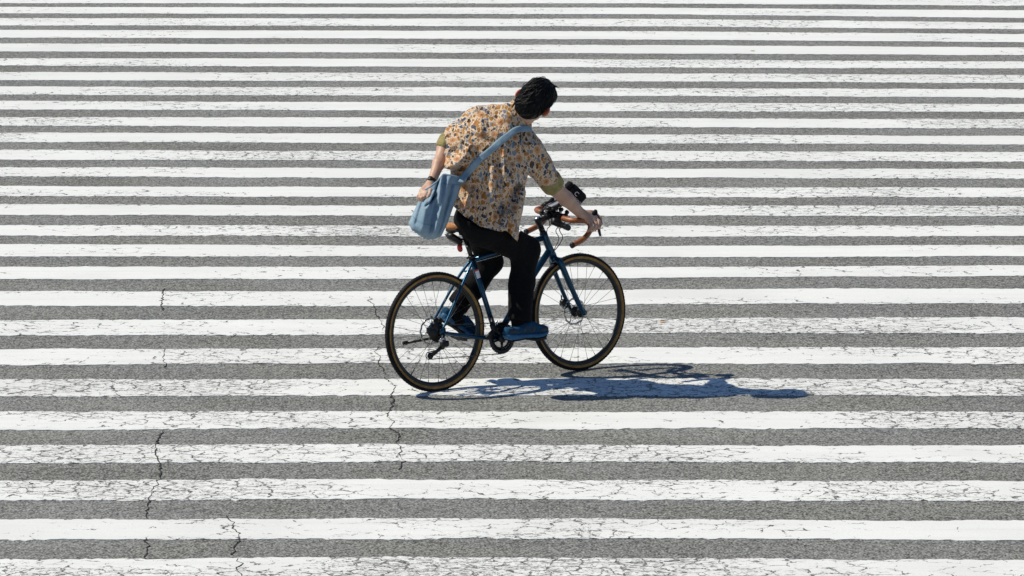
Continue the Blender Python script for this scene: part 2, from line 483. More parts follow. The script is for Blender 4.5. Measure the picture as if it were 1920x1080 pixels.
def make_stripe(i, wear, label):
    if i == 0: far, near = (lambda f: (lambda x: f(x) + 0.86))(edge_line(0)), edge_line(0)
    elif i == 26: far, near = edge_line(51), (lambda f: (lambda x: f(x) - 0.44))(edge_line(51))
    else: far, near = edge_line(2 * i - 1), edge_line(2 * i)
    x = np.arange(-13, 13.001, 0.03)
    rs = np.random.RandomState(100 + i)
    def jag(a):
        n1 = rs.normal(size=len(x)); n2 = np.convolve(rs.normal(size=len(x)), np.ones(9) / 3, 'same'); n3 = np.convolve(rs.normal(size=len(x)), np.ones(60) / 8, 'same')
        return a * (0.5 * n1 + 0.6 * n2 + 0.8 * n3)
    yf = far(x) + jag(0.008 + 0.006 * wear); yn = near(x) + jag(0.009 + 0.008 * wear)
    m = 3; vs = []
    for k in range(m + 1):
        t = k / m
        vs += [(a, b * (1 - t) + c * t, 0.004) for a, b, c in zip(x, yf, yn)]
    N = len(x); fs = []
    for k in range(m):
        fs += [((k + 1) * N + j, (k + 1) * N + j + 1, k * N + j + 1, k * N + j) for j in range(N - 1)]
    base = len(vs)
    vs += [(a, c, -0.002) for a, c in zip(x, yn)]; vs += [(a, b, -0.002) for a, b in zip(x, yf)]
    fs += [(base + j, base + j + 1, m * N + j + 1, m * N + j) for j in range(N - 1)]
    fs += [(j, j + 1, base + N + j + 1, base + N + j) for j in range(N - 1)]
    o = link_mesh("crosswalk_stripe", vs, fs, M_PAINT, smooth=False)
    o['wear'] = float(wear); o['seed'] = float(i * 3.71); o['tone'] = float(rs.uniform(0, .2))
    tag(o, label, "road marking", "white crosswalk stripes painted on the road")
for i, (wr, lb) in enumerate(STRIPES): make_stripe(i, wr, lb)

# cracks in the road surface that run on across stripes and asphalt alike
M_CRACK = plain("crack_dark", (0.06, 0.058, 0.055), 0.95, spec=0.1)
def crack(pts, wmax, label, seed):
    rs = np.random.RandomState(seed); P = [np.array(p, float) for p in pts]; out = []
    for a, b in zip(P[:-1], P[1:]):
        k = max(2, int(np.linalg.norm(b - a) / 0.035))
        d = b - a; nrm = np.array([-d[1], d[0]]) / np.linalg.norm(d)
        for j in range(k):
            out.append(a + d * j / k + np.array([rs.normal() * 0.006, rs.normal() * 0.008]))
    out.append(P[-1]); out = np.array(out); n = len(out)
    wd = 0.28 * wmax * np.clip(0.10 + 1.0 * np.abs(np.convolve(rs.normal(size=n), np.ones(5) / 2.2, 'same')), 0.12, 1.3)
    wd[0] = wd[-1] = 0.001
    vs = [(p[0] - q, p[1], 0.0062) for p, q in zip(out, wd)] + [(p[0] + q, p[1], 0.0062) for p, q in zip(out, wd)]
    fs = [(j, n + j, n + j + 1, j + 1) for j in range(n - 1)]
    vs += [(p[0], p[1], 0.0005) for p in out]
    fs += [(j, j + 1, 2 * n + j + 1, 2 * n + j) for j in range(n - 1)] + [(2 * n + j, 2 * n + j + 1, n + j + 1, n + j) for j in range(n - 1)]
    o = link_mesh("road_crack", vs, fs, M_CRACK, smooth=False)
    tag(o, label, "road crack", kind="structure")
crack([(-0.922,28.527), (-0.895,28.452), (-0.924,28.396), (-0.880,28.267), (-0.849,27.903), (-0.823,27.725), (-0.794,27.514), (-0.794,27.375)], 0.008, "jagged dark crack beside the rear wheel, left of its hub", 1)
crack([(-0.808,26.865), (-0.823,26.699), (-0.782,26.503), (-0.798,26.406), (-0.766,26.277), (-0.744,26.055)], 0.008, "short dark crack left of the rear wheel's lower rim", 12)
crack([(-0.742,25.961), (-0.713,25.821), (-0.672,25.652), (-0.688,25.440), (-0.674,25.261), (-0.689,25.026), (-0.699,24.839), (-0.654,24.724), (-0.670,24.555), (-0.621,24.360), (-0.627,24.127), (-0.601,24.019), (-0.607,23.886), (-0.582,23.701), (-0.603,23.493)], 0.009, "long dark crack running down from beside the rear tyre's contact", 2)
crack([(-2.254,28.810), (-2.236,28.527), (-2.223,28.267), (-2.193,28.048)], 0.011, "short dark crack on the far left, above the rear axle's level", 3)
crack([(-2.087,26.782), (-2.084,26.568), (-2.048,26.213)], 0.006, "faint dark crack across two stripes at left", 4)
crack([(-1.933,24.457), (-1.933,24.182), (-1.927,23.886), (-1.888,23.675), (-1.861,23.429), (-1.850,23.175), (-1.872,23.038), (-1.873,22.865), (-1.867,22.647), (-1.850,22.374)], 0.010, "longest dark crack at lower left, crossing several stripes", 5)
crack([(-1.819,21.948), (-1.797,21.702), (-1.790,21.515)], 0.010, "dark crack across the asphalt band near the bottom edge at left", 6)
crack([(-1.460,22.433), (-1.404,22.269), (-1.402,22.153), (-1.366,22.039), (-1.354,21.925), (-1.356,21.791), (-1.378,21.592)], 0.010, "branching dark crack across the stripe at lower left", 7)
crack([(-1.337,21.504), (-1.315,21.396), (-1.328,21.310), (-1.298,21.162), (-1.299,21.036)], 0.012, "dark crack in the stripe cut by the bottom edge at left", 8)

def leaf(loc, ang, col, label, size):
    n = NB("dry_leaf"); c = n.coord()
    m = n.fin(n.mix(n.ramp(n.noise(c, 60, 3), 0.3, 0.7), tuple(x * .7 for x in col), col), 0.7)
    vs = []; fs = []; K = 9
    for i in range(K):
        t = i / (K - 1); hw = 0.42 * size * math.sin(math.pi * min(1, t * .96 + .02)) ** .8
        x = (t - .5) * size * 1.5; z = 0.008 + 0.25 * size * (t - .4) ** 2
        vs += [(x, -hw, z + 0.18 * hw), (x, 0, z), (x, hw, z + 0.25 * hw)]
    for i in range(K - 1):
        for j in range(2): fs.append((i * 3 + j, (i + 1) * 3 + j, (i + 1) * 3 + j + 1, i * 3 + j + 1))
    o = link_mesh("fallen_leaf", vs, fs, m)
    o.location = (loc[0], loc[1], 0); o.rotation_euler = (0, 0, ang)
    md = o.modifiers.new("thick", 'SOLIDIFY'); md.thickness = 0.0008
    tag(o, label, "leaf", "leaves fallen on the crosswalk")
leaf((0.933,27.636), 0.3, (0.75, 0.42, 0.16), "curled pale orange leaf on the stripe right of the front wheel", 0.03)
leaf((2.175,40.701), 0.1, (0.45, 0.42, 0.10), "small yellow-green leaf lying on a far stripe at upper right", 0.03)

# ------------------------------------------------------------------ the bicycle
def paint_blue():
    n = NB("blue_frame_paint"); c = n.coord()
    col = n.mix(n.ramp(n.noise(c, 8, 3), 0.3, 0.7), (0.006, 0.045, 0.092), (0.009, 0.060, 0.118))
    return n.fin(col, 0.33, 0.7, 0.4, Coat_Weight=0.25, Coat_Roughness=0.12)
M_BLUE = paint_blue()
M_BLACK = plain("black_anodised_metal", (0.012, 0.012, 0.013), 0.38, 0.3)
M_PLASTIC = plain("black_plastic", (0.006, 0.006, 0.007), 0.5, spec=0.4)
M_RUB = plain("black_rubber", (0.009, 0.008, 0.009), 0.8, spec=0.2)
M_TAN = plain("tan_sidewall", (0.29, 0.155, 0.043), 0.75, spec=0.3, scale=30)
M_TAPE = plain("brown_bar_tape", (0.25, 0.078, 0.022), 0.45, scale=40)
M_LEATHER = plain("tan_leather", (0.38, 0.15, 0.04), 0.5, scale=30)
M_STEEL = plain("bare_steel", (0.62, 0.60, 0.56), 0.32, 0.9, scale=80)
M_DSTEEL = plain("dark_steel", (0.07, 0.07, 0.072), 0.4, 0.8, scale=80)
M_SILVER = plain("polished_alloy", (0.55, 0.56, 0.58), 0.28, 0.9)
M_CASE = plain("black_nylon", (0.005, 0.005, 0.006), 0.7, spec=0.2)
M_RED = plain("red_lens", (0.42, 0.010, 0.012), 0.25, var=0.1)
M_WHITE = plain("white_print", (0.72, 0.72, 0.74), 0.5, var=0.05)
M_REDP = plain("red_print", (0.55, 0.04, 0.05), 0.5, var=0.05)
M_SCREEN = plain("phone_glass", (0.30, 0.30, 0.36), 0.12, 0.0, 0.8, var=0.1)

bike = empty("bicycle", O, BIKE, label="blue drop-bar bicycle with tan-walled tyres and brown bar tape, ridden across the stripes", cat="bicycle")
AX = np.array([0, 1.0, 0])
WR = 0.346
def build_wheel(cu, rear, steer=0.0):
    name = "rear_wheel" if rear else "front_wheel"
    wo = bpy.data.objects.new("wheel", None); S.collection.objects.link(wo); wo.parent = bike
    wo['label'] = "rear wheel with cassette and disc rotor" if rear else "front wheel with disc rotor"
    wo.location = (cu, 0, WR); wo.rotation_euler = (0, 0.21 if rear else 0.5, steer)
    # tyre tread: black with small knobs on its shoulders
    n = 220; vs = []; fs = []
    prof = [(0.3285, 0.0168), (0.334, 0.0178), (0.340, 0.0150), (0.3446, 0.0085), (0.346, 0.0), (0.3446, -0.0085), (0.340, -0.0150), (0.334, -0.0178), (0.3285, -0.0168)]
    for q in range(n):
        t = 2 * math.pi * q / n; k = (0.0012 if q % 2 else -0.0008)
        for i, (r, h) in enumerate(prof):
            rr = r + (k if 2 <= i <= 6 else 0); vs.append((rr * math.cos(t), h, rr * math.sin(t)))
    K = len(prof)
    for q in range(n):
        q2 = (q + 1) % n
        for i in range(K - 1): fs.append((q * K + i, q * K + i + 1, q2 * K + i + 1, q2 * K + i))
    link_mesh("tyre", vs, fs, M_RUB, wo)
    m = MB()
    for s in (1, -1):
        m.lathe((0, 0, 0), AX, [(0.3295, s * .0165), (0.3262, s * .0166), (0.3215, s * .0155), (0.3158, s * .0136), (0.3120, s * .0105)], 96)
    m.build("sidewall", M_TAN, wo)
    m = MB()
    m.lathe((0, 0, 0), AX, [(0.3165, .0118), (0.3130, .0128), (0.3070, .0128), (0.2990, .0115), (0.2925, .0060), (0.2905, 0), (0.2925, -.0060), (0.2990, -.0115), (0.3070, -.0128), (0.3130, -.0128), (0.3165, -.0118)], 96)
    m.build("rim", M_BLACK, wo)
    m = MB(); NS = 28
    for i in range(NS):
        sd = 1 if i % 2 else -1
        a1 = 2 * math.pi * i / NS; cr = (1 if (i // 2) % 2 else -1) * 0.75
        hr = 0.027 if (rear or sd < 0) else 0.029
        p0 = (hr * math.cos(a1 + cr), sd * 0.028, hr * math.sin(a1 + cr))
        p1 = (0.2915 * math.cos(a1), sd * 0.003, 0.2915 * math.sin(a1))
        m.tube([p0, p1], 0.00115, 5)
        d = np.array(p1) - np.array(p0); d /= np.linalg.norm(d)
        m.tube([np.array(p1) - d * 0.012, np.array(p1)], 0.0022, 6)
    m.build("spokes", M_DSTEEL, wo)
    m = MB()
    m.lathe((0, 0, 0), AX, [(0.004, .058), (0.010, .058), (0.010, .048), (0.017, .044), (0.017, .038), (0.031, .031), (0.031, .027), (0.016, .023), (0.013, 0), (0.016, -.023), (0.031, -.027), (0.031, -.031), (0.017, -.036), (0.010, -.046), (0.010, -.058), (0.004, -.058)], 32)
    m.build("hub", M_BLACK, wo)
    m = MB(); a = 4.25 if rear else 4.05
    d = np.array([math.cos(a), 0, math.sin(a)])
    m.tube([d * 0.292, d * 0.262, d * 0.261, d * 0.247], [0.0035, 0.0035, 0.0028, 0.0028], 8)
    m.build("valve", M_BLACK, wo)
    # brake rotor on the rider's left
    m = MB(); RR = 0.080; n = 72
    for k in range(2):
        pass
    vs = []; fs = []
    for q in range(n):
        t = 2 * math.pi * q / n; wv = 0.0022 * math.sin(t * 12)
        for r, h in ((RR + wv, .0365), (RR + wv, .0385), (RR - .011 + wv, .0385), (RR - .011 + wv, .0365)): vs.append((r * math.cos(t), h, r * math.sin(t)))
    for q in range(n):
        q2 = (q + 1) % n
        for i in range(4): fs.append((q * 4 + i, q * 4 + (i + 1) % 4, q2 * 4 + (i + 1) % 4, q2 * 4 + i))
    m.add(vs, fs)
    for i in range(6):
        t = i * math.pi / 3; t2 = t + 0.5
        m.tube([(0.02 * math.cos(t), .0375, 0.02 * math.sin(t)), (0.04 * math.cos(t + .3), .0375, 0.04 * math.sin(t + .3)), ((RR - .012) * math.cos(t2), .0375, (RR - .012) * math.sin(t2))], 0.0032, 5, squash=(1, .35))
    m.lathe((0, .0375, 0), AX, [(0.0, -.004), (0.023, -.004), (0.023, .004), (0.0, .004)], 24)
    m.build("brake_rotor", M_STEEL, wo)
    if rear:
        m = MB()
        for k, (rad) in enumerate((.058, .052, .046, .041, .036, .031, .026, .022)):
            h = -.024 - k * .0036; vs = []; fs = []; nn = max(14, int(rad * 760)); N2 = nn * 2
            for q in range(N2):
                t = 2 * math.pi * q / N2; r = rad + (.0028 if q % 2 else -.0018)
                for rr, hh in ((r, h), (r, h - .0016), (.017, h - .0016), (.017, h)): vs.append((rr * math.cos(t), hh, rr * math.sin(t)))
            for q in range(N2):
                q2 = (q + 1) % N2
                for i in range(4): fs.append((q * 4 + i, q * 4 + (i + 1) % 4, q2 * 4 + (i + 1) % 4, q2 * 4 + i))
            m.add(vs, fs)
        m.build("cassette", M_BLACK, wo)
    return wo
WB = 1.035
build_wheel(0.0, True); build_wheel(WB, False, 0.0)

BBC = np.array([0.437, 0, 0.262])
ST = np.array([0.2835, 0, 0.748]); HT = np.array([0.806, 0, 0.835]); HB = np.array([0.866, 0, 0.697])
m = MB()
m.tube([BBC, BBC + (ST - BBC) * .5, ST], [0.0165, 0.0150, 0.0155], 14)                                    # seat tube
m.tube([np.array([0.293, 0, 0.728]), np.array([0.55, 0, 0.772]), np.array([0.792, 0, 0.806])], [0.0145, 0.0150, 0.017], 14)   # top tube
m.tube([BBC + (0.01, 0, 0.01), np.array([0.62, 0, 0.49]), np.array([0.846, 0, 0.732])], [0.019, 0.0195, 0.019], 14)
m.tube([HB - (HB - HT) * .0, HB + (HT - HB) * .12, HT + (HB - HT) * .12, HT], [0.0250, 0.0225, 0.0220, 0.024], 16)            # head tube
m.lathe(BBC, AX, [(0.0, .035), (0.021, .035), (0.021, -.035), (0.0, -.035)], 20)
for s in (1, -1):
    m.tube(catmull([(0.289, s * .012, 0.733), (0.21, s * .034, 0.64), (0.06, s * .060, 0.432), (0.006, s * .066, 0.362)], 4), [0.0085] * 5 + [0.0078] * 4 + [0.0070] * 4, 10)
    m.tube(catmull([BBC + (-.015, s * .022, .0), (0.32, s * .036, 0.278), (0.12, s * .060, 0.318), (0.004, s * .067, 0.345)], 4), [0.0125] * 5 + [0.0115] * 4 + [0.0085] * 4, 10)
    m.box((0.004, s * .067, 0.350), np.eye(3), (0.030, 0.008, 0.034), .3)
m.tube([(0.235, -.028, 0.672), (0.235, .028, 0.672)], 0.006, 8)
frame = m.build("frame", M_BLUE, bike)
m = MB()
d = (ST - BBC) / np.linalg.norm(ST - BBC); n1 = np.cross(AX, d)
c = BBC + d * 0.425 + np.array([0, -0.0150, 0])
for (z0, z1, mi) in ((-.044, .000, 0), (.000, .010, 1)):
    vs = []; fs = []
    for i in range(9):
        a = -math.pi / 2 + (i - 4) * 0.24
        for z in (z0, z1):
            vs.append(BBC + d * (0.425 + z) + 0.0172 * (math.sin(a) * AX + math.cos(a) * n1))
    for i in range(8): fs.append((2 * i, 2 * i + 1, 2 * i + 3, 2 * i + 2))
    m.add(vs, fs, mi)
st = m.build("sticker", [M_WHITE, M_REDP], frame); st['label'] = "small white and red sticker on the seat tube"
sp = MB(); sp.lathe(ST + d * -.005, d, [(0.0, -.004), (0.019, -.004), (0.019, .016), (0.0145, .018), (0, .018)], 20)
sp.tube([ST - n1 * 0.02 + d * .006 + (0, .008, 0), ST - n1 * 0.03 + d * .006], 0.005, 8)
sp.build("seat_clamp", M_BLACK, bike)
m = MB(); SPT = np.array([0.2385, 0, 0.880])
m.tube([ST - d * .03, SPT], 0.0136, 16)
m.box(SPT + (0, 0, .012), np.eye(3), (.05, .04, .022), .3)
post = m.build("seatpost", M_BLACK, bike)
m = MB(); m.lathe((0.244,-0.012,0.819), np.array([.3, -1, .2]), [(0, 0), (.010, 0), (.009, .006), (0, .008)], 14)
m.build("clamp_bolt", M_SILVER, post)
# saddle: padded top with a nose, tan leather over a black shell and rails
def saddle():
    st = [(0.100, .062, .905, .950, 1.9), (0.112, .074, .903, .957, 2.2), (0.150, .078, .901, .953, 2.4), (0.195, .066, .898, .945, 2.4), (0.240, .046, .896, .941, 2.4), (0.290, .028, .898, .939, 2.3), (0.335, .021, .900, .938, 2.2), (0.365, .018, .902, .935, 2.0), (0.378, .010, .908, .929, 2.0)]
    top = MB(); shell = MB(); r1 = []; r2 = []
    for x, hw, z0, z1, e in st:
        x = x * .84 + .062; z0 = z1 - .030; z1 += .004
        a = []; b = []
        for q in range(24):
            t = 2 * math.pi * q / 24; cs, sn = math.cos(t), math.sin(t)
            yy = hw * math.copysign(abs(cs) ** (2 / e), cs); zm = z0 + (z1 - z0) * .45
            zz = zm + (z1 - zm if sn > 0 else zm - z0) * math.copysign(abs(sn) ** (2 / e), sn)
            a.append((x, yy, zz)); b.append((x * .97 + .006, yy * .86, zz * 1 - .020))
        r1.append(a); r2.append(b)
    top.rings(r1); shell.rings(r2)
    so = top.build("saddle", M_LEATHER, bike)
    shell.build("shell", M_PLASTIC, so)
    m = MB()
    for s in (1, -1):
        m.tube(catmull([(0.125, s * .030, .895), (0.165, s * .024, .862), (0.215, s * .022, .858), (0.275, s * .020, .862), (0.345, s * .006, .900)], 5), 0.0036, 8)
    m.build("rails", M_BLACK, so)
saddle()
m = MB()
m.box((0.168, 0, 0.868), np.array([[.84, 0, -.55], [0, 1, 0], [.55, 0, .84]]), (.10, .062, .036), .6)
m.box((0.198, 0, 0.848), np.array([[.7, 0, -.71], [0, 1, 0], [.71, 0, .7]]), (.04, .03, .03), .5)
m.build("light_bracket", M_PLASTIC, bike)
m = MB(); rc = np.array((0.205,0.000,0.810)); ax = np.array([-.93, -.10, -.20])
a, b = frame_from(ax)
prof = [(0.0, .016), (0.4, .015), (.8, .012), (1.0, .005), (1.0, -.006), (0, -.006)]
vs = []; fs = []
for r, h in prof:
    for q in range(20):
        t = 2 * math.pi * q / 20
        vs.append(rc + ax * h + r * (a * .0155 * math.cos(t) + b * .024 * math.sin(t)))
for i in range(len(prof) - 1):
    for q in range(20):
        q2 = (q + 1) % 20; fs.append((i * 20 + q, i * 20 + q2, (i + 1) * 20 + q2, (i + 1) * 20 + q))
m.add(vs, fs)
rl = m.build("rear_light", M_RED, bike)
m = MB(); m.tube([rc - ax * .004, rc + (.012, 0, .018), np.array([0.205, 0, .84])], 0.006, 8); m.build("mount", M_PLASTIC, rl)
# fork
m = MB()
hd = (HT - HB) / np.linalg.norm(HT - HB)
m.tube([HB - hd * .002, HB - hd * .030], [0.023, 0.024], 16)
for s in (1, -1):
    m.tube(catmull([HB - hd * .022 + (0, s * .012, 0), HB - hd * .05 + (.004, s * .044, 0), (0.945, s * .052, 0.520), (1.018, s * .056, 0.366), (WB, s * .058, WR - .002)], 5),
           [0.019] * 3 + [0.0205] * 4 + [0.0190] * 4 + [0.0165] * 4 + [0.0135] * 5 + [0.012], 12, squash=(.75, 1.0))
    m.lathe((WB, s * .058, WR), AX, [(0, -.008), (.016, -.008), (.016, .008), (0, .008)], 18)
fork = m.build("fork", M_BLUE, bike)
m = MB()
for k in range(4):
    p = np.array([0.93, -.052 - .0125, 0.545]) + np.array([.0195, -.0003, -.0412]) * k
    m.lathe(p, AX, [(0, -.003), (.0042, -.003), (.0042, .003), (0, .003)], 10)
m.tube([np.array([0.925, -.064, 0.556]), np.array([.992, -.067, .414])], .0015, 5); m.build("mount_bolts", M_DSTEEL, fork)
for nm, (c, rot) in (("front", ((0.973,0.055,0.396), 1.1)), ("rear", ((0.052, .046, WR + .052), 0.5))):
    m = MB(); A = np.array([[math.cos(rot), 0, -math.sin(rot)], [0, 1, 0], [math.sin(rot), 0, math.cos(rot)]])
    m.box(c, A, (.058, .034, .030), .4); m.box(np.array(c) + A[0] * .01 + A[2] * .012, A, (.030, .044, .024), .5)
    m.lathe(np.array(c) + (0, .014, 0), AX, [(0, .0), (.014, .0), (.014, .012), (.009, .015), (0, .015)], 16)
    m.tube([np.array(c) - A[0] * .03, np.array(c) - A[0] * .055 + A[2] * .01], .004, 8)
    o = m.build("brake_caliper", M_BLACK, bike)
    m2 = MB(); m2.lathe(np.array(c) + (0, .030, 0), AX, [(0, 0), (.006, 0), (.006, .003), (0, .003)], 10); m2.build("bolt", M_STEEL, o)
# steerer, stem, handlebar
RB = 0.119
def bar(p): return np.array([p[0], p[1], p[2] + RB * (p[1] + .21)])
m = MB(); top = HT + hd * 0.088
m.tube([HT, HT + hd * .012], [0.021, 0.018], 16); m.tube([HT + hd * .013, HT + hd * .045], .0175, 16); m.tube([HT + hd * .046, top + hd * .012], .0180, 16)
m.build("headset_spacers", M_BLACK, bike)
CL = bar((0.890, 0, 0.905))
m = MB()
m.tube([top - hd * .022, top + hd * .014], .0205, 16)
m.tube([top - hd * .004, CL * .5 + top * .5, CL], [.0175, .016, .017], 14)
m.tube([CL + (0, -.022, 0) - (0, 0, .0026), CL + (0, .022, 0) + (0, 0, .0026)], .0225, 18)
stem = m.build("stem", M_BLACK, bike)
m = MB()
m.lathe(top + hd * .014, hd, [(0.0, .006), (.008, .006), (.015, .003), (.0165, 0)], 16); m.build("top_cap", M_SILVER, stem)
hb = bpy.data.objects.new("handlebar", None); S.collection.objects.link(hb); hb.parent = bike; hb.location = tuple(CL)
def half(s):
    return [bar(p) for p in ((.890, s * .02, .905), (.889, s * .09, .905), (.889, s * .145, .905), (.900, s * .180, .906), (.928, s * .199, .907), (.962, s * .205, .903), (.990, s * .208, .885), (.992, s * .211, .856), (.970, s * .215, .826), (.930, s * .219, .801), (.885, s * .221, .785), (.842, s * .222, .773))]
m = MB(); m.tube([bar((.890, -.06, .905)), bar((.890, .06, .905))], .0150, 16); m.build("bar_centre", M_BLACK, hb, off=CL)
for s in (-1, 1):
    pth = catmull(half(s), 6)[6:]
    rr = [.0158 + .0012 * (abs((i * .5) % 1 - .5)) for i in range(len(pth))]
    m = MB(); m.tube(pth, rr, 14); t = m.build("bar_tape", M_TAPE, hb, off=CL)
    m = MB(); e = pth[-1]; dd = pth[-1] - pth[-3]; dd /= np.linalg.norm(dd)
    m.tube([e - dd * .012, e + dd * .002, e + dd * .005], [.0175, .0175, .012], 14); m.build("bar_plug", M_PLASTIC, t, off=CL)
    # brake hood and lever
    h0 = bar((.958, s * .206, .908))
    pts = [h0, h0 + (.025, s * .001, .014), h0 + (.052, s * .001, .019), h0 + (.074, s * .001, .032), h0 + (.085, s * .001, .052)]
    m = MB(); m.tube(catmull(pts, 4), list(np.interp(np.linspace(0, 1, 17), [0, .3, .6, .85, 1], [.017, .0185, .0175, .016, .0085])), 12, squash=(.85, 1.0))
    hd_o = m.build("brake_hood", M_RUB, hb, off=CL)
    l0 = h0 + (.072, 0, .022)
    m = MB(); m.tube(catmull([l0, l0 + (.022, -s * .000, -.014), l0 + (.031, s * .002, -.050), l0 + (.024, s * .006, -.088), l0 + (.030, s * .010, -.126)], 4), list(np.interp(np.linspace(0, 1, 17), [0, .3, .8, 1], [.010, .0095, .0080, .0060])), 10, squash=(.8, 1.25))
    m.build("brake_lever", M_BLACK, hb, off=CL)
# cables
m = MB()
m.tube(catmull([bar((.930, -.150, .893)), (0.885,-0.060,0.859), (0.916,-0.040,0.805), (0.898,-0.030,0.762), (0.852,-0.020,0.716)], 6), .0026, 6)
m.tube(catmull([bar((.930, -.10, .900)), (0.872,-0.040,0.853), (0.896,-0.030,0.797), (0.873,-0.020,0.745), (0.847,-0.015,0.704)], 6), .0024, 6)
m.tube(catmull([bar((.91, .05, .92)), (0.850,-0.020,0.886), (0.821,-0.020,0.857), (0.817,-0.022,0.814), (0.830,-0.022,0.756)], 6), .0024, 6)
m.tube(catmull([bar((.925, .04, .935)), (0.837,0.000,0.942), (0.836,-0.020,0.912), (0.849,-0.010,0.873)], 6), .0026, 6)
m.build("brake_cables", M_PLASTIC, bike)
m = MB(); m.tube(catmull([(0.304,-0.016,0.720), (0.393,-0.016,0.731), (0.493,-0.016,0.744), (0.680,-0.016,0.771)], 4), .0027, 6); m.build("top_tube_cable", M_SILVER, bike)
# front torch under the bar
m = MB(); a = np.array((0.841,-0.050,0.907)); b = np.array((0.962,-0.050,0.850)); dd = (b - a) / np.linalg.norm(b - a)
m.tube([a - dd * .004, a, a + (b - a) * .42, a + (b - a) * .5, a + (b - a) * .9, b - dd * .004, b], [.016, .021, .022, .017, .0175, .0165, .013], 18)
fl = m.build("front_light", M_PLASTIC, bike)
m = MB(); m.lathe(b + dd * .001, dd, [(0, .002), (.010, .002), (.012, 0)], 16); m.build("lens", M_SCREEN, fl)
m = MB(); m.tube([a + (b - a) * .3 + (0, 0, .01), CL + (0.01, -.06, -.012)], .011, 10); m.build("mount", M_PLASTIC, fl)
# phone holder and clamps crowded on the stem
m = MB()
pc = np.array((0.899,-0.010,0.996)); ux = np.array([.88, -.15, .30]); ux /= np.linalg.norm(ux); uy = np.array([.30, .95, .05]); uy -= ux * (uy @ ux); uy /= np.linalg.norm(uy); uz = np.cross(ux, uy)
PA = np.array([ux, uy, uz])
m.box(pc - uz * .012, PA, (.105, .078, .014), .4)
m.tube([pc - uz * .015, CL + (.01, 0, .02)], .014, 10)
for (q, r) in ((-.042, .012), (.042, .012)):
    m.tube([pc + uy * q - ux * .04, pc + uy * q + ux * .04], r, 8)
m.tube([pc - ux * .055 - uy * .03, pc - ux * .06 + uz * .004, pc - ux * .055 + uy * .035], .009, 8)
ph = m.build("phone_holder", M_PLASTIC, bike)
m = MB(); m.box(pc + uz * .002 + ux * .006, PA, (.086, .062, .009), .5); m.build("phone", M_SCREEN, ph)
m = MB()
rs = np.random.RandomState(3)
for (px3, r) in (((0.866,0.080,0.948), .016), ((0.894,0.090,0.960), .015), ((0.867,0.030,0.938), .018), ((0.884,0.020,0.952), .017), ((0.888,-0.010,0.944), .019), ((0.908,-0.030,0.937), .017), ((0.908,-0.060,0.929), .015), ((0.928,-0.060,0.930), .014), ((0.963,-0.030,0.944), .013), ((0.880,-0.050,0.913), .016), ((0.922,0.120,0.984), .016), ((0.966,0.030,0.956), .014), ((0.915,0.080,0.974), .017)):
    A = np.linalg.qr(rs.normal(size=(3, 3)))[0]
    m.box(px3, A, (r * 2.0, r * 1.7, r * 1.5), .45)
m.tube(catmull([(0.869,0.100,0.934), (0.875,0.050,0.955), (0.895,0.000,0.937), (0.920,-0.080,0.926)], 4), .012, 8)
cb = m.build("accessory_clamps", M_PLASTIC, bike)
for c in ((0.902,-0.030,0.972), (0.905,-0.045,0.941), (0.882,-0.035,0.952), (0.826,0.000,0.950)):
    m = MB(); m.lathe(np.array(c) + (-.01, -.016, .012), np.array([-.3, -.8, .4]), [(0, .003), (.006, .002), (.007, 0)], 12); m.build("bolt", M_SILVER, cb)

# drivetrain
def ring_gear(m, c, rad, rin, nteeth, h, th):
    vs = []; fs = []; N2 = nteeth * 2
    for q in range(N2):
        t = 2 * math.pi * q / N2; r = rad + (.0036 if q % 2 else -.0020)
        for rr, hh in ((r, h), (r, h - th), (rin, h - th), (rin, h)): vs.append(np.asarray(c) + (rr * math.cos(t), hh, rr * math.sin(t)))
    for q in range(N2):
        q2 = (q + 1) % N2
        for i in range(4): fs.append((q * 4 + i, q * 4 + (i + 1) % 4, q2 * 4 + (i + 1) % 4, q2 * 4 + i))
    m.add(vs, fs)
m = MB()
ring_gear(m, BBC, .089, .064, 44, -.046, .004); ring_gear(m, BBC, .066, .053, 32, -.039, .003)
m.lathe(BBC, AX, [(0, -.034), (.024, -.034), (.026, -.056), (.016, -.062), (0, -.062)], 24)
for k in range(5):
    t = 2 * math.pi * k / 5 - .35; e = np.array([math.cos(t), 0, math.sin(t)])
    m.tube([BBC + e * .016 + AX * -.047, BBC + e * .050 + AX * -.046, BBC + e * .074 + AX * -.045], [.013, .010, .009], 8, squash=(1, .5))
PEDR = BBC + np.array([.170, -.110, -.012]); PEDL = BBC + np.array([-.170, .110, .012])
for s, pe, e0 in ((-1, PEDR, BBC + AX * -.062), (1, PEDL, BBC + AX * .055)):
    q = pe.copy(); q[1] = s * .078
    m.tube([e0, e0 * .6 + q * .4, q], [.017, .0135, .0125], 12, squash=(1, .62))
crank = m.build("crankset", M_BLACK, bike)
for s, pe in ((-1, PEDR), (1, PEDL)):
    m = MB(); q = pe.copy(); q[1] = s * .078
    m.tube([q, pe + AX * s * .05], .006, 10)
    tilt = 0.0 if s < 0 else -.5
    A = np.array([[math.cos(tilt), 0, math.sin(tilt)], [0, 1, 0], [-math.sin(tilt), 0, math.cos(tilt)]])
    m.box(pe + AX * s * .045 + A[0] * .038, A, (.014, .085, .016), .3); m.box(pe + AX * s * .045 - A[0] * .038, A, (.014, .085, .016), .3)
    m.box(pe + AX * s * .088, A, (.08, .010, .015), .3); m.box(pe + AX * s * .004, A, (.08, .010, .015), .3)
    m.tube([pe, pe + AX * s * .085], .012, 10)
    m.build("pedal", M_PLASTIC, bike)
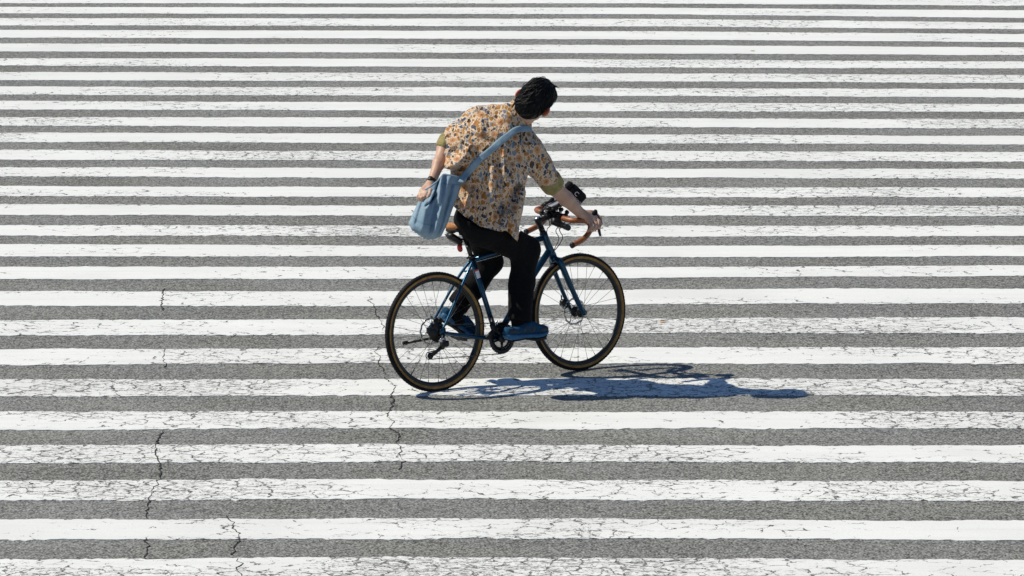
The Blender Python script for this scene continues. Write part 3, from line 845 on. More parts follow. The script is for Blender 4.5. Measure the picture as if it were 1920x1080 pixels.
# rear mech, chain
m = MB()
PU = np.array((0.005,-0.058,0.264)); PLW = np.array((-0.081,-0.058,0.221))
m.tube([np.array([.010, -.072, WR - .012]), np.array((-0.008,-0.085,0.320)), np.array((0.009,-0.090,0.278))], [.010, .013, .014], 10, squash=(.8, 1))
m.box((0.003,-0.088,0.282), np.eye(3), (.052, .026, .036), .5)
m.tube([PU, PU * .5 + PLW * .5 + (0.0, -.006, .0), PLW], [.014, .011, .015], 10, squash=(.45, 1))
m.lathe(PU, AX, [(0, .005), (.018, .004), (.018, -.004), (0, -.005)], 18); m.lathe(PLW, AX, [(0, .005), (.019, .004), (.019, -.004), (0, -.005)], 18)
rd = m.build("rear_derailleur", M_PLASTIC, bike)
m = MB(); m.tube([np.array((-0.042,-0.100,0.303)), np.array((-0.025,-0.104,0.317)), np.array((-0.000,-0.100,0.311))], [.007, .009, .006], 8, squash=(.7, 1)); m.build("link_plate", M_SILVER, rd)
m = MB(); fd = np.array((0.375,-0.050,0.338))
m.tube([BBC + d * .13 + (0, -.012, 0), fd], .010, 8); m.box(fd + (0.004, 0, -.006), np.array([[.93, 0, .37], [0, 1, 0], [-.37, 0, .93]]), (.030, .028, .05), .4)
m.box(np.array((0.366,-0.050,0.302)), np.array([[.8, 0, .6], [0, 1, 0], [-.6, 0, .8]]), (.10, .016, .026), .4)
fdo = m.build("front_derailleur", M_PLASTIC, bike)
m = MB(); m.box(np.array((0.393,-0.058,0.356)), np.array([[.5, 0, .86], [0, 1, 0], [-.86, 0, .5]]), (.034, .012, .012), .5); m.build("link_plate", M_SILVER, fdo)
m = MB(); v = -.046
def circ(c, r, a0, a1, n=10): return [np.asarray(c) * [1, 0, 1] + (r * math.cos(a), v, r * math.sin(a)) for a in np.linspace(a0, a1, n)]
loop = circ(BBC, .090, 1.62, -1.75, 24) + circ(PLW, .022, -1.45, -4.2, 8) + circ(PU, .019, -.9, .9, 6) + circ((0, 0, WR), .042, -.6, 1.6, 10)
pts = [np.asarray(p) for p in loop]; dense = []
for a, b in zip(pts, pts[1:] + pts[:1]):
    k = max(1, int(np.linalg.norm(b - a) / .0127))
    dense += [a + (b - a) * j / k for j in range(k)]
m.tube(dense, [.0042 if i % 2 else .0027 for i in range(len(dense))], 6, closed=True, squash=(1, .8))
m.build("chain", M_DSTEEL, bike)
# kickstand folded back on the left
m = MB(); k0 = np.array([.075, .080, .300]); k1 = np.array((-0.156,0.100,0.289))
m.tube([k0, k0 * .93 + k1 * .07, k1 * .86 + k0 * .14], [.012, .008, .0085], 10)
m.box(k0 + (0, -.006, .01), np.eye(3), (.05, .03, .05), .3)
ks = m.build("kickstand", M_BLACK, bike)
m = MB(); m.tube([k1 * .87 + k0 * .13, k1 * .92 + k0 * .08, k1], [.010, .0125, .012], 10); m.build("rubber_foot", M_RUB, ks)

# ------------------------------------------------------------------ the case on the handlebar
cc = np.array((0.798,0.620,1.046))
cx = np.array([.70, .15, -.72]); cx /= np.linalg.norm(cx)
cy = np.array([-.28, .90, .10]); cy -= cx * (cy @ cx); cy /= np.linalg.norm(cy); cz = np.cross(cx, cy); CA = np.array([cx, cy, cz])
case = empty("handlebar_case", O + cc - np.array([0, 0, .08]), label="small black case with white lettering, tilted up from the handlebar behind the right forearm", cat="case")
coff = cc - np.array([0, 0, .08])
m = MB(); m.box(cc, CA, (.118, .05, .085), .5); body = m.build("body", M_CASE, case, off=coff)
m = MB(); m.box(cc - cx * .068 + cz * .012, CA, (.035, .052, .05), .6); m.build("lid_flap", M_RUB, case, off=coff)
m = MB(); bc = bl(bar((.93, .06, .925))); m.tube([cc - cz * .03 - cx * .01, (cc + bc) / 2, bc], .014, 10); m.build("mount", M_PLASTIC, case, off=coff)
def text_mesh(body_txt, size, center, A, mat, name, parent, off):
    cu = bpy.data.curves.new("txt", 'FONT'); cu.body = body_txt; cu.size = size; cu.extrude = 0.0004; cu.align_x = 'CENTER'; cu.align_y = 'CENTER'
    t = bpy.data.objects.new("txt", cu); S.collection.objects.link(t)
    dg = bpy.context.evaluated_depsgraph_get(); me = bpy.data.meshes.new_from_object(t.evaluated_get(dg))
    vs = np.array([v.co[:] for v in me.vertices]); fs = [tuple(p.vertices) for p in me.polygons]
    bpy.data.objects.remove(t); bpy.data.curves.remove(cu); bpy.data.meshes.remove(me)
    vv = np.asarray(center) + vs[:, :1] * A[0] + vs[:, 1:2] * A[1] + vs[:, 2:3] * A[2]
    return link_mesh(name, vv, fs, mat, parent, False, off)
fa = np.array([cx, cz, -cy])
text_mesh("C", .036, cc - cy * .0262 - cx * .006 + cz * .006, fa, M_WHITE, "lettering", body, coff)
text_mesh("ooooo", .026, cc - cy * .0262 + cx * .016 - cz * .016, fa, M_WHITE, "lettering", body, coff)

# ------------------------------------------------------------------ the rider
def skin_mat():
    n = NB("skin"); c = n.coord()
    col = n.mix(n.ramp(n.noise(c, 22, 4), 0.3, 0.7), (0.485, 0.29, 0.205), (0.56, 0.355, 0.262))
    n.bump(n.noise(c, 260, 2), 0.12, 0.002)
    n.b.inputs['Subsurface Radius'].default_value = (0.012, 0.004, 0.002)
    return n.fin(col, 0.5, 0, 0.4, Subsurface_Weight=0.3, Subsurface_Scale=0.6)
def shirt_mat():
    """tan floral print: orange chrysanthemums, ochre and blue-grey leaves, dark outlines"""
    n = NB("floral_cotton"); c = n.coord()
    dn = n.noise(c, 16, 2, 0.5, 1)
    dv = n.node('ShaderNodeVectorMath', {0: n.node('ShaderNodeVectorMath', {0: dn, 1: (0.5, 0.5, 0.5)}, operation='SUBTRACT').outputs[0], 'Scale': 0.038}, operation='SCALE').outputs[0]
    q = n.node('ShaderNodeVectorMath', {0: c, 1: dv}, operation='ADD').outputs[0]
    dn2 = n.noise(c, 52, 2, 0.5, 1)
    dv2 = n.node('ShaderNodeVectorMath', {0: n.node('ShaderNodeVectorMath', {0: dn2, 1: (0.5, 0.5, 0.5)}, operation='SUBTRACT').outputs[0], 'Scale': 0.022}, operation='SCALE').outputs[0]
    q = n.node('ShaderNodeVectorMath', {0: q, 1: dv2}, operation='ADD').outputs[0]
    base = (0.54, 0.385, 0.255)
    sp3 = n.node('ShaderNodeSeparateXYZ', {0: q}); sp0 = n.node('ShaderNodeSeparateXYZ', {0: c})
    def flat(o_): return n.node('ShaderNodeCombineXYZ', {0: n.math('ADD', o_.outputs[0], n.math('MULTIPLY', o_.outputs[1], 0.12)), 1: n.math('ADD', o_.outputs[2], n.math('MULTIPLY', o_.outputs[1], 0.30)), 2: 0.0}).outputs[0]
    q2, p2 = flat(sp3), flat(sp0)
    # leaves and petals: coloured cells with pale outlines
    def cells(scale, loc, thr, cols, rot, stretch):
        x = n.n.new('ShaderNodeTexVoronoi'); x.voronoi_dimensions = '2D'; n.set(x.inputs['Vector'], n.mapping(q2, (1, stretch, 1), loc, (0, 0, rot))); x.inputs['Scale'].default_value = scale
        sep = n.node('ShaderNodeSeparateColor', {0: x.outputs['Color']})
        rr = n.node('ShaderNodeValToRGB', {0: sep.outputs[0]}); rr.color_ramp.interpolation = 'CONSTANT'
        els = rr.color_ramp.elements
        while len(els) < len(cols): els.new(0.5)
        for i, (pos, cl) in enumerate(cols): els[i].position = pos; els[i].color = cl + (1,)
        th = n.math('ADD', n.math('MULTIPLY', sep.outputs[1], 0.22), thr)
        d_ = n.math('SUBTRACT', th, x.outputs['Distance'])
        return rr.outputs[0], n.ramp(d_, -0.02, 0.05), n.ramp(d_, -0.13, -0.07)
    OCH, BRN, NAV, SLT, CRM = (0.36, 0.165, 0.04), (0.085, 0.040, 0.016), (0.048, 0.058, 0.092), (0.19, 0.205, 0.24), (0.66, 0.54, 0.42)
    c1, m1, o1 = cells(50, (0, 0, 0), 0.30, [(0.0, OCH), (0.34, NAV), (0.50, (0.29, 0.125, 0.03)), (0.72, SLT), (0.86, BRN)], 0.5, 0.62)
    c2, m2, o2 = cells(80, (2.1, 0.7, 0), 0.22, [(0.0, NAV), (0.30, OCH), (0.58, SLT), (0.8, BRN)], -0.7, 0.6)
    col = n.mix(o2, base, (0.66, 0.50, 0.36)); col = n.mix(m2, col, c2)
    col = n.mix(o1, col, CRM); col = n.mix(m1, col, c1)
    # chrysanthemums
    fx = n.n.new('ShaderNodeTexVoronoi'); fx.voronoi_dimensions = '2D'; n.set(fx.inputs['Vector'], n.mapping(p2, (1, 1, 1), (0.31, 0.17, 0))); fx.inputs['Scale'].default_value = 9.0; fx.inputs['Randomness'].default_value = 0.85
    rel = n.node('ShaderNodeVectorMath', {0: n.mapping(p2, (1, 1, 1), (0.31, 0.17, 0)), 1: fx.outputs['Position']}, operation='SUBTRACT').outputs[0]
    sx = n.node('ShaderNodeSeparateXYZ', {0: rel})
    ang = n.math('ARCTAN2', sx.outputs[1], sx.outputs[0])
    pet = n.math('SINE', n.math('MULTIPLY', ang, 11.0))
    sc = n.node('ShaderNodeSeparateColor', {0: fx.outputs['Color']})
    dist = fx.outputs['Distance']
    size = n.math('ADD', n.math('MULTIPLY', sc.outputs[0], 0.11), 0.15)
    edge = n.math('ADD', size, n.math('MULTIPLY', pet, 0.030))
    fm = n.ramp(n.math('SUBTRACT', edge, dist), -0.01, 0.015)
    fo = n.ramp(n.math('SUBTRACT', n.math('ADD', edge, 0.03), dist), -0.01, 0.015)
    fcol = n.mix(n.ramp(pet, -0.7, 0.5), (0.24, 0.095, 0.035), (0.60, 0.33, 0.17))
    fcol = n.mix(n.ramp(n.math('DIVIDE', dist, size), 0.55, 1.0), fcol, (0.64, 0.38, 0.22))
    fcol = n.mix(n.ramp(n.math('DIVIDE', dist, size), 0.30, 0.2), fcol, (0.30, 0.11, 0.02))
    col = n.mix(n.math('MULTIPLY', fo, 0.55), col, CRM); col = n.mix(fm, col, fcol)
    # crumpled cloth
    cr = n.math('ADD', n.math('MULTIPLY', n.noise(n.mapping(c, (1, 1, 0.55), (0, 0, 0), (0, 0.5, 0)), 13, 3, 0.55), 1.0), n.math('MULTIPLY', n.noise(n.mapping(c, (1, 1, 0.5), (3, 1, 0), (0, -0.6, 0)), 26, 2, 0.5), 0.35))
    n.bump(cr, 0.8, 0.045)
    return n.fin(col, 0.82, 0, 0.2, Sheen_Weight=0.15)
def denim_mat():
    n = NB("washed_denim"); c = n.coord()
    f = n.noise(c, 9, 4, 0.65); g = n.noise(n.mapping(c, (1, 1, 3)), 240, 2)
    col = n.mix(n.ramp(f, 0.3, 0.7), (0.17, 0.262, 0.345), (0.255, 0.355, 0.435))
    col = n.mix(n.ramp(g, 0.35, 0.65, 0, 0.4), col, (0.30, 0.385, 0.46))
    n.bump(n.math('ADD', n.noise(c, 14, 3), n.math('MULTIPLY', g, 0.05)), 0.35, 0.03)
    return n.fin(col, 0.85, 0, 0.2)
def cloth(name, col, bs=18, st=0.4):
    n = NB(name); c = n.coord()
    cc_ = n.mix(n.ramp(n.noise(c, 30, 4), 0.3, 0.7), tuple(x * .8 for x in col), tuple(x * 1.2 for x in col))
    n.bump(n.noise(n.mapping(c, (1, 1, .6)), bs, 4, 0.6), st, 0.03)
    return n.fin(cc_, 0.88, 0, 0.15)
M_SKIN, M_SHIRT, M_DENIM = skin_mat(), shirt_mat(), denim_mat()
M_OLIVE = cloth("olive_cotton", (0.30, 0.25, 0.11), 26, 0.4)
M_TROU = cloth("black_twill", (0.0045, 0.0043, 0.005), 12, 0.6)
M_SHOE = cloth("blue_mesh_fabric", (0.011, 0.058, 0.120), 60, 0.3)
M_SOLE = plain("blue_foam", (0.018, 0.105, 0.215), 0.6, scale=40)
M_NAVY = plain("dark_overlay", (0.012, 0.022, 0.040), 0.55)
def hair_mat():
    n = NB("black_hair"); c = n.coord()
    n.bump(n.noise(n.mapping(c, (1, 1, .35)), 150, 2), 0.4, 0.006)
    return n.fin((0.003, 0.0026, 0.003), n.ramp(n.noise(c, 40, 2), .3, .7, .38, .6), 0, 0.28)
M_HAIR = hair_mat()

RO = np.array([0.25, 0.25, 0.0])
rider = empty("person", O + RO, label="cyclist in floral shirt and black trousers, right hand on the brake hood, left hand behind", cat="person")
def V3(*a): return np.array(a, float)
def nz(v): return v / np.linalg.norm(v)

# head axes
EAR = V3(*(0.547,0.170,1.648))
HU = nz(V3(.56, .16, .80)); HF = V3(.20, .95, -.28); HF = nz(HF - HU * (HF @ HU)); HR = np.cross(HF, HU)
def hp(r, f, u): return EAR + HR * r + HF * f + HU * u
HA = np.array([HR, HF, HU])
# joints
NECK = V3(*(0.445,0.210,1.543))
SH_R, SH_L = V3(*(0.549,0.180,1.396)), V3(*(0.159,0.330,1.492))
EL_R, WR_R = V3(*(0.664,0.330,1.143)), V3(*(0.833,0.475,0.953))
EL_L, WR_L = V3(*(0.039,0.300,1.372)), V3(*(-0.036,0.100,1.198))
HIP_R, HIP_L = V3(*(0.249,0.130,0.955)), V3(*(0.241,0.310,0.924))
KN_R, KN_L = V3(*(0.504,0.335,0.763)), bl((0.487,0.100,0.697))
AN_R, AN_L = bl((0.498,-0.135,0.356)), bl((0.238,0.135,0.403))

body = Field()
body.cone(NECK, hp(0, -.02, -.02), .058, .055, .03)
body.ell(hp(0, -.004, .042), HA, (.076, .096, .104), .03)
body.ell(hp(0, .040, -.045), HA, (.058, .058, .075), .03)                      # face
body.ell(hp(0, .066, -.098), HA, (.034, .030, .028), .03)                      # chin
body.cone(hp(0, .096, -.012), hp(0, .116, -.038), .008, .0125, .012)           # nose
for s in (1, -1):
    body.ell(hp(s * .013, .104, -.042), HA, (.008, .010, .007), .008)
    body.ell(hp(s * .030, .092, .004), HA, (.024, .010, .009), .015)           # brow
    body.ell(hp(s * .031, .098, -.012), HA, (.014, .010, .009), .010, -1)      # eye socket
    body.ell(hp(s * .043, .074, -.045), HA, (.018, .016, .020), .02)           # cheek
    # ear
    body.ell(hp(s * .095, -.012, .000), np.array([nz(HR * s * .8 - HF * .6), nz(HF * .8 + HR * s * .6), HU]), (.024, .009, .034), .006)
body.ell(hp(0, .097, -.067), HA, (.022, .010, .006), .006)
body.ell(hp(0, .093, -.078), HA, (.018, .010, .006), .006)
body.cone(hp(-.02, .106, -.0725), hp(.02, .106, -.0725), .0018, .0018, .004)
# torso under the shirt
body.cone(V3(*(0.251,0.220,0.986)), V3(*(0.304,0.220,1.220)), .070, .085, .05).cone(V3(*(0.304,0.220,1.220)), V3(*(0.365,0.220,1.437)), .085, .085, .05).cone(SH_L + V3(.02, 0, -.01), SH_R + V3(-.02, 0, -.01), .045, .045, .05).cone(V3(*(0.365,0.230,1.466)), NECK, .07, .055, .05)
# arms
body.cone(SH_R + V3(-.02, 0, -.01), EL_R, .042, .044, .03).cone(EL_R, EL_R * .55 + WR_R * .45, .046, .042, .03).cone(EL_R * .55 + WR_R * .45, WR_R, .0415, .0285, .02)
body.cone(SH_L + V3(.02, 0, -.01), EL_L, .042, .040, .03).cone(EL_L, EL_L * .55 + WR_L * .45, .040, .034, .03).cone(EL_L * .55 + WR_L * .45, WR_L, .034, .025, .02)
# right hand over the hood
K = {'i': V3(*(0.915,0.530,0.941)), 'm': V3(*(0.911,0.500,0.930)), 'r': V3(*(0.899,0.475,0.919)), 'p': V3(*(0.880,0.455,0.912))}
for k in K: body.cone(WR_R, K[k], .025, .0150, .014)
body.chain([K['i'], V3(*(0.941,0.530,0.925)), V3(*(0.946,0.495,0.896)), V3(*(0.934,0.475,0.870))], [.0115, .0100, .0092, .0075])
body.chain([K['m'], V3(*(0.933,0.480,0.911)), V3(*(0.928,0.455,0.884)), V3(*(0.911,0.450,0.866))], [.0115, .0102, .0094, .0078])
body.chain([K['r'], V3(*(0.914,0.445,0.898)), V3(*(0.904,0.435,0.875)), V3(*(0.889,0.440,0.858))], [.0110, .0098, .0090, .0075])
body.chain([K['p'], V3(*(0.889,0.430,0.891)), V3(*(0.882,0.425,0.873)), V3(*(0.867,0.435,0.859))], [.0100, .0088, .0080, .0068])
body.chain([WR_R * .6 + K['i'] * .4, V3(*(0.865,0.530,0.957)), V3(*(0.894,0.555,0.954)), V3(*(0.916,0.565,0.935))], [.0180, .0140, .0110, .0085], .012)
# left hand hooked on the bag's rim
KL = {'i': V3(*(-0.056,0.000,1.159)), 'm': V3(*(-0.068,0.005,1.158)), 'r': V3(*(-0.081,0.015,1.159)), 'p': V3(*(-0.090,0.028,1.167))}
for k in KL: body.cone(WR_L, KL[k], .022, .0135, .012)
body.chain([KL['i'], V3(*(-0.072,-0.030,1.139)), V3(*(-0.065,-0.018,1.122)), V3(*(-0.053,-0.010,1.117))], [.0108, .0098, .0088, .0072])
body.chain([KL['m'], V3(*(-0.087,-0.030,1.133)), V3(*(-0.082,-0.022,1.110)), V3(*(-0.068,-0.010,1.103))], [.0110, .0100, .0090, .0074])
body.chain([KL['r'], V3(*(-0.100,-0.018,1.134)), V3(*(-0.097,-0.015,1.109)), V3(*(-0.085,-0.005,1.098))], [.0105, .0095, .0086, .0070])
body.chain([KL['p'], V3(*(-0.108,0.005,1.140)), V3(*(-0.109,0.005,1.118)), V3(*(-0.099,0.010,1.105))], [.0095, .0084, .0076, .0064])
body.chain([WR_L * .7 + KL['i'] * .3, V3(*(-0.037,-0.010,1.173)), V3(*(-0.043,-0.030,1.152)), V3(*(-0.055,-0.034,1.134))], [.0150, .0125, .0105, .0085], .012)
# legs inside the trousers
body.cone(V3(*(0.248,0.220,0.946)), HIP_R, .085, .075, .05).cone(V3(*(0.248,0.220,0.946)), HIP_L, .085, .075, .05)
SHN = V3(*(0.485,0.325,0.577)); body.cone(HIP_R, KN_R, .075, .050, .03).cone(KN_R, SHN, .050, .048, .03).cone(SHN, AN_R, .048, .034, .03)
body.cone(HIP_L, KN_L, .080, .050, .03).cone(KN_L, KN_L * .6 + AN_L * .4, .050, .046, .03).cone(KN_L * .6 + AN_L * .4, AN_L, .046, .034, .03)
vs, fs = surface(body, (-.22, -.15, .18), (1.00, .75, 1.90), .0045)
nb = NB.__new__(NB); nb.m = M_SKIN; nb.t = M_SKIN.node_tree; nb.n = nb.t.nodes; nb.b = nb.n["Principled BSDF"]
old = nb.b.inputs['Base Color'].links[0].from_socket; red = 0.0                       # red glow of sun through the ears, painted into the skin colour
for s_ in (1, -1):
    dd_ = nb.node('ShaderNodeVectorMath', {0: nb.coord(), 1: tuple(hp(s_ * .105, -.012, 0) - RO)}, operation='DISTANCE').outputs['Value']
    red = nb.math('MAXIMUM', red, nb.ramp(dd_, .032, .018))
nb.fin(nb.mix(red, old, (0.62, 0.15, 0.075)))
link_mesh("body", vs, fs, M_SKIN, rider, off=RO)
m = MB()
M_EYE = plain("eye_white", (0.5, 0.48, 0.46), 0.2)
for s in (1, -1):
    m = MB()
    m.lathe(hp(s * .031, .086, -.012), HF, [(0.0, .0125), (.004, .0118), (.008, .0095), (.0118, .003), (.0118, -.003), (.006, -.011), (0, -.0125)], 16)
    m.build("eye", M_EYE, rider, off=RO)

# hair: a full cap plus locks that break its outline
hf = Field()
hf.ell(hp(0, -.012, .046), HA, (.088, .107, .110), .02)
hf.ell(hp(0, -.058, -.040), HA, (.072, .050, .066), .04)
hf.ell(hp(0, .055, .095), HA, (.075, .060, .045), .03)
def hair_f(p):
    d_ = hf(p) - .003 * wob(p, 45) - .0015 * wob(p, 120, 3)
    q = (p - EAR) @ HA.T
    face = np.maximum(q[:, 1] - (.052 + .35 * np.maximum(q[:, 2] - .055, 0)), 0) - 0
    d_ = np.where((q[:, 1] > .045) & (q[:, 2] < .062), np.maximum(d_, (q[:, 1] - .045)), d_)
    return np.where((np.abs(q[:, 0]) > .06) & (q[:, 2] < .020) & (q[:, 1] > -.040), np.maximum(d_, np.abs(q[:, 0]) - .078), d_)
vs, fs = surface(hair_f, hp(0, 0, .03) - .19, hp(0, 0, .03) + .19, .005)
hair = link_mesh("hair", vs, fs, M_HAIR, rider, off=RO)
m = MB(); crown = nz(np.array([.12, -.45, .9]))
LOCKS = []; LIFT = []
for i in range(4500):
    dv = NR.normal(size=3); dv[1] -= .25; dv = nz(dv)
    if dv[2] < -.80 or (dv[1] > .45 and dv[2] < .25): continue
    rad = np.array([.088, .107, .110]); c0 = np.array([0, -.012, .046])
    flow = dv - crown * .999; flow = flow - dv * (flow @ dv)
    sw = np.cross(dv, crown)
    flow = nz(flow + .55 * sw + NR.normal(size=3) * .22 + np.array([0, 0, -.25])); flow -= dv * (flow @ dv)
    L = NR.uniform(.045, .085); pts = []; lift = NR.uniform(-.002, .0035) if NR.rand() > .16 else NR.uniform(.003, .011); curl = NR.normal() * .1
    if len(LOCKS) >= 1500: break
    for k in range(6):
        t = k / 5; dd = nz(dv + flow * (t * L / .1) + np.cross(dv, flow) * curl * t * t)
        q = c0 + dd * rad * (1 + (lift + .003 * math.sin(math.pi * t) + .006 * max(0, t - .75)) / .1)
        pts.append(EAR + q @ HA)
    LOCKS.append(pts); LIFT.append(lift)
for i in range(420):
    p0 = np.array([NR.uniform(-.085, .085), -.11, NR.uniform(-.075, .06)]); L = NR.uniform(.035, .06); sx_ = NR.normal() * .12 + p0[0] * -1.5
    LOCKS.append([EAR + (p0 + np.array([sx_ * L * t, .02 * t, -L * t])) @ HA for t in np.linspace(0, 1, 6)]); LIFT.append(NR.uniform(-.001, .003))
Q = np.array(LOCKS).reshape(-1, 3)
for _ in range(8):
    f0 = hair_f(Q); g = np.stack([hair_f(Q + e) - hair_f(Q - e) for e in np.eye(3) * .003], 1); g /= np.linalg.norm(g, axis=1)[:, None] + 1e-6
    Q = Q - g * np.clip(f0, -.02, .02)[:, None] * .9
Gn = g.reshape(-1, 6, 3); Q = Q.reshape(-1, 6, 3)
for pts, gg, lf_ in zip(Q, Gn, LIFT):
    if np.linalg.norm(np.diff(pts, axis=0), axis=1).max() > .03: continue
    pts = [p + g_ * (lf_ + .003 * math.sin(math.pi * k / 5) + (.004 if k == 5 else 0)) for k, (p, g_) in enumerate(zip(pts, gg))]
    m.tube(pts, np.array([.0016, .0028, .0030, .0026, .0018, .0004]) * NR.uniform(.6, 1.3), 5, squash=(1, .6))
for k in range(16):                                            # nape wisps and the cowlick
    a = NR.uniform(-.065, .065); p0 = np.array([a, -.088, -.035 + NR.uniform(-.02, .02)])
    pts = [EAR + (p0 + np.array([a * .1, -.004 * t + .016 * t * t, -.05 * t])) @ HA for t in np.linspace(0, 1, 5)]
    m.tube(pts, np.array([.005, .006, .005, .003, .0005]), 6)
for k in range(7):
    p0 = np.array([.035 + NR.normal() * .012, -.005 + NR.normal() * .015, .148]); dv = np.array([.012 + NR.normal() * .008, -.008, .018])
    pts = [EAR + (p0 + dv * t + np.array([.02, -.01, -.012]) * t * t) @ HA for t in np.linspace(0, 1, 5)]
    m.tube(pts, np.array([.0045, .0042, .003, .002, .0004]), 5)
m.build("locks", M_HAIR, hair, off=RO)

# shirt
TA, TB = V3(*(0.279,0.200,0.927)), V3(*(0.359,0.200,1.548))
ta = nz(TB - TA); te1 = nz(V3(1, 0, 0) - ta * ta[0]); te2 = np.cross(ta, te1)
le1 = nz(V3(1, -.24, 0) - ta * (V3(1, -.24, 0) @ ta)); le2 = np.cross(ta, le1)    # the torso itself is turned a little
PX = 1 / 321
T_ = np.array([-60, 0, 27, 60, 95, 127, 159, 181, 200, 211, 218]) * PX
Lf = np.array([-62, -66, -69, -66, -80, -92, -84, -70, -52, -36, -16]) * PX
Rt = np.array([62, 58, 58, 58, 60, 61, 62, 62, 50, 34, 18]) * PX
Mw = np.array([.185, .185, .182, .172, .166, .166, .162, .145, .115, .082, .045])
Mc = np.array([0, 0, 0, -.006, -.014, -.016, -.008, .010, .030, .044, .052])
Lf, Rt = Lf * 1.03, Rt * 1.03
def folds(p):
    q = p - TA; x = q @ te1 / PX; t = q @ ta / PX           # photo-scale units across and up the back
    back = np.clip(.5 - (q @ te2) / .10, 0, 1)
    f = 0
    for (x0, t0, x1, t1, wd, am) in FOLDS:
        ax_, at_ = x1 - x0, t1 - t0; L2 = ax_ * ax_ + at_ * at_
        s = np.clip(((x - x0) * ax_ + (t - t0) * at_) / L2, 0, 1)
        dd = np.hypot(x - x0 - ax_ * s, t - t0 - at_ * s) / (wd * (1.1 - .5 * np.abs(s - .5)))
        f = f + (2.7 if am > 0 else 1.5) * am * np.exp(-dd * dd) * np.sin(math.pi * np.clip(s, .001, .999)) ** .6
    return f * back
def fl(x0, y0, x1, y1, wd, am):
    def c(x, y):
        dx, dy = x - 912, y - 425; return (dx * .9916 + dy * .129, dx * .129 - dy * .9916)
    a, b = c(x0, y0), c(x1, y1); return (*a, *b, wd, am)
FOLDS = [fl(835,312,872,286,8,.030), fl(870,290,886,262,7,.016), fl(842,327,884,312,8,-.042), fl(842,292,862,272,6,-.014),
         fl(890,345,874,398,6,.020), fl(905,335,895,410,8,-.012), fl(925,300,922,400,8,.016), fl(944,268,948,345,6,.014), fl(936,275,938,330,5,-.010),
         fl(960,300,950,410,8,.013), fl(974,336,938,396,9,-.030), fl(984,352,964,424,6,.010), fl(1012,275,1000,300,5,-.008), fl(880,240,900,262,5,-.008), fl(905,250,930,262,5,-.007), fl(978,345,958,425,7,.012), fl(912,380,915,425,6,-.012), fl(880,385,888,418,6,-.010),
         fl(900,215,905,250,9,.008), fl(925,205,935,240,7,-.006), fl(962,232,985,262,6,-.008), fl(858,250,868,275,6,.008), fl(953,386,938,427,7,.026), fl(960,385,966,440,5,.014)]
HEM_X = np.array([-85, -66, -41, -12, 18, 35, 47, 56, 61, 64, 80])
HEM_T = np.array([45, 34, 20, 8, 4, 6, -4, -13, -18, 12, 18])
def torso_f(p):
    q = p - TA; t = q @ ta; l = q @ le1; mm = q @ le2 - np.interp(t, T_, Mc)
    lf, rt, mw = np.interp(t, T_, Lf), np.interp(t, T_, Rt), np.interp(t, T_, Mw)
    lc, lw = (lf + rt) / 2, (rt - lf) / 2
    k = ((np.abs((l - lc) / lw)) ** 2.0 + np.abs(mm / mw) ** 2.0) ** (1 / 2.0)
    d_ = (k - 1) * np.minimum(lw, mw) * .85
    return np.maximum(d_, t - .690)
sf = Field()
sf.fn(torso_f, TA - .4, TB + .35, .03)
sf.cone(V3(*(0.534,0.180,1.390)), V3(*(0.583,0.235,1.282)), .076, .074, .035).cone(V3(*(0.583,0.235,1.282)), V3(*(0.642,0.310,1.180)), .074, .062, .02)
sf.cone(V3(*(0.202,0.310,1.507)), V3(*(0.104,0.315,1.444)), .082, .062, .05).cone(V3(*(0.104,0.315,1.444)), V3(*(0.064,0.315,1.404)), .062, .055, .02)
sf.cone(V3(*(0.249,0.270,1.553)), V3(*(0.433,0.210,1.571)), .068, .060, .05)
sf.cone(NECK - HU * .03, NECK + nz(V3(.30, .0, .75)) * .075, .084, .064, .03)
sf.cone(V3(*(0.411,0.205,1.566)), NECK, .075, .075, .04)
def shirt_f(p):
    d_ = sf(p, .09) - folds(p) - .0075 * wob(p * [1.2, 1.2, .6], 17) - .005 * wob(p * [1, 1, .8], 34, 2) - .0025 * wob(p, 60, 4) + .006 * np.abs(wob(p * [1, 1, .55], 30, 5)) ** .7 + .004 * np.abs(wob(p * [.8, 1, 1.1], 48, 7)) ** .7 - .004
    q = p - TA; x = q @ te1 / PX; t = q @ ta / PX
    hem = np.interp(x, HEM_X, HEM_T)
    d_ = np.maximum(d_, (hem - t) * PX * .8)
    # cut the neck hole and the sleeve ends
    d_ = np.maximum(d_, (p - (NECK + nz(V3(.30, .05, .75)) * .080)) @ nz(V3(.30, .10, .80)))
    for a, b in ((EL_R, WR_R), (EL_L, WR_L)):
        n_ = nz(b - a)
    return d_
vs, fs = surface(shirt_f, (-.05, -.12, .80), (.95, .62, 1.78), .0065)
shirt = link_mesh("shirt", vs, fs, M_SHIRT, rider, off=RO)
# rolled cuffs
def cuff(a, b, r0, r1, thick=.010):
    a, b = np.asarray(a), np.asarray(b); m = MB(); d_ = nz(b - a); u_, w_ = frame_from(d_); rings = []
    for (t, r) in ((.0, r0 - thick), (.0, r0), (.25, r0 + .004), (.6, (r0 + r1) / 2 + .004), (.9, r1 + .003), (1.0, r1 - .002), (1.0, r1 - thick), (.5, r1 - thick)):
        ring = []
        for q in range(40):
            an = 2 * math.pi * q / 40; rr = r * (1 + .030 * math.sin(3 * an + t * 2) + .02 * math.sin(7 * an + 5 * t))
            ring.append(a + (b - a) * t + rr * (u_ * math.cos(an) + w_ * math.sin(an)))
        rings.append(ring)
    m.rings(rings, caps=False)
    return m.build("sleeve_cuff", M_OLIVE, shirt, off=RO)
cuff((0.630,0.300,1.201), (0.673,0.338,1.132), .066, .062)
cuff((0.070,0.316,1.422), (0.027,0.290,1.364), .055, .047)
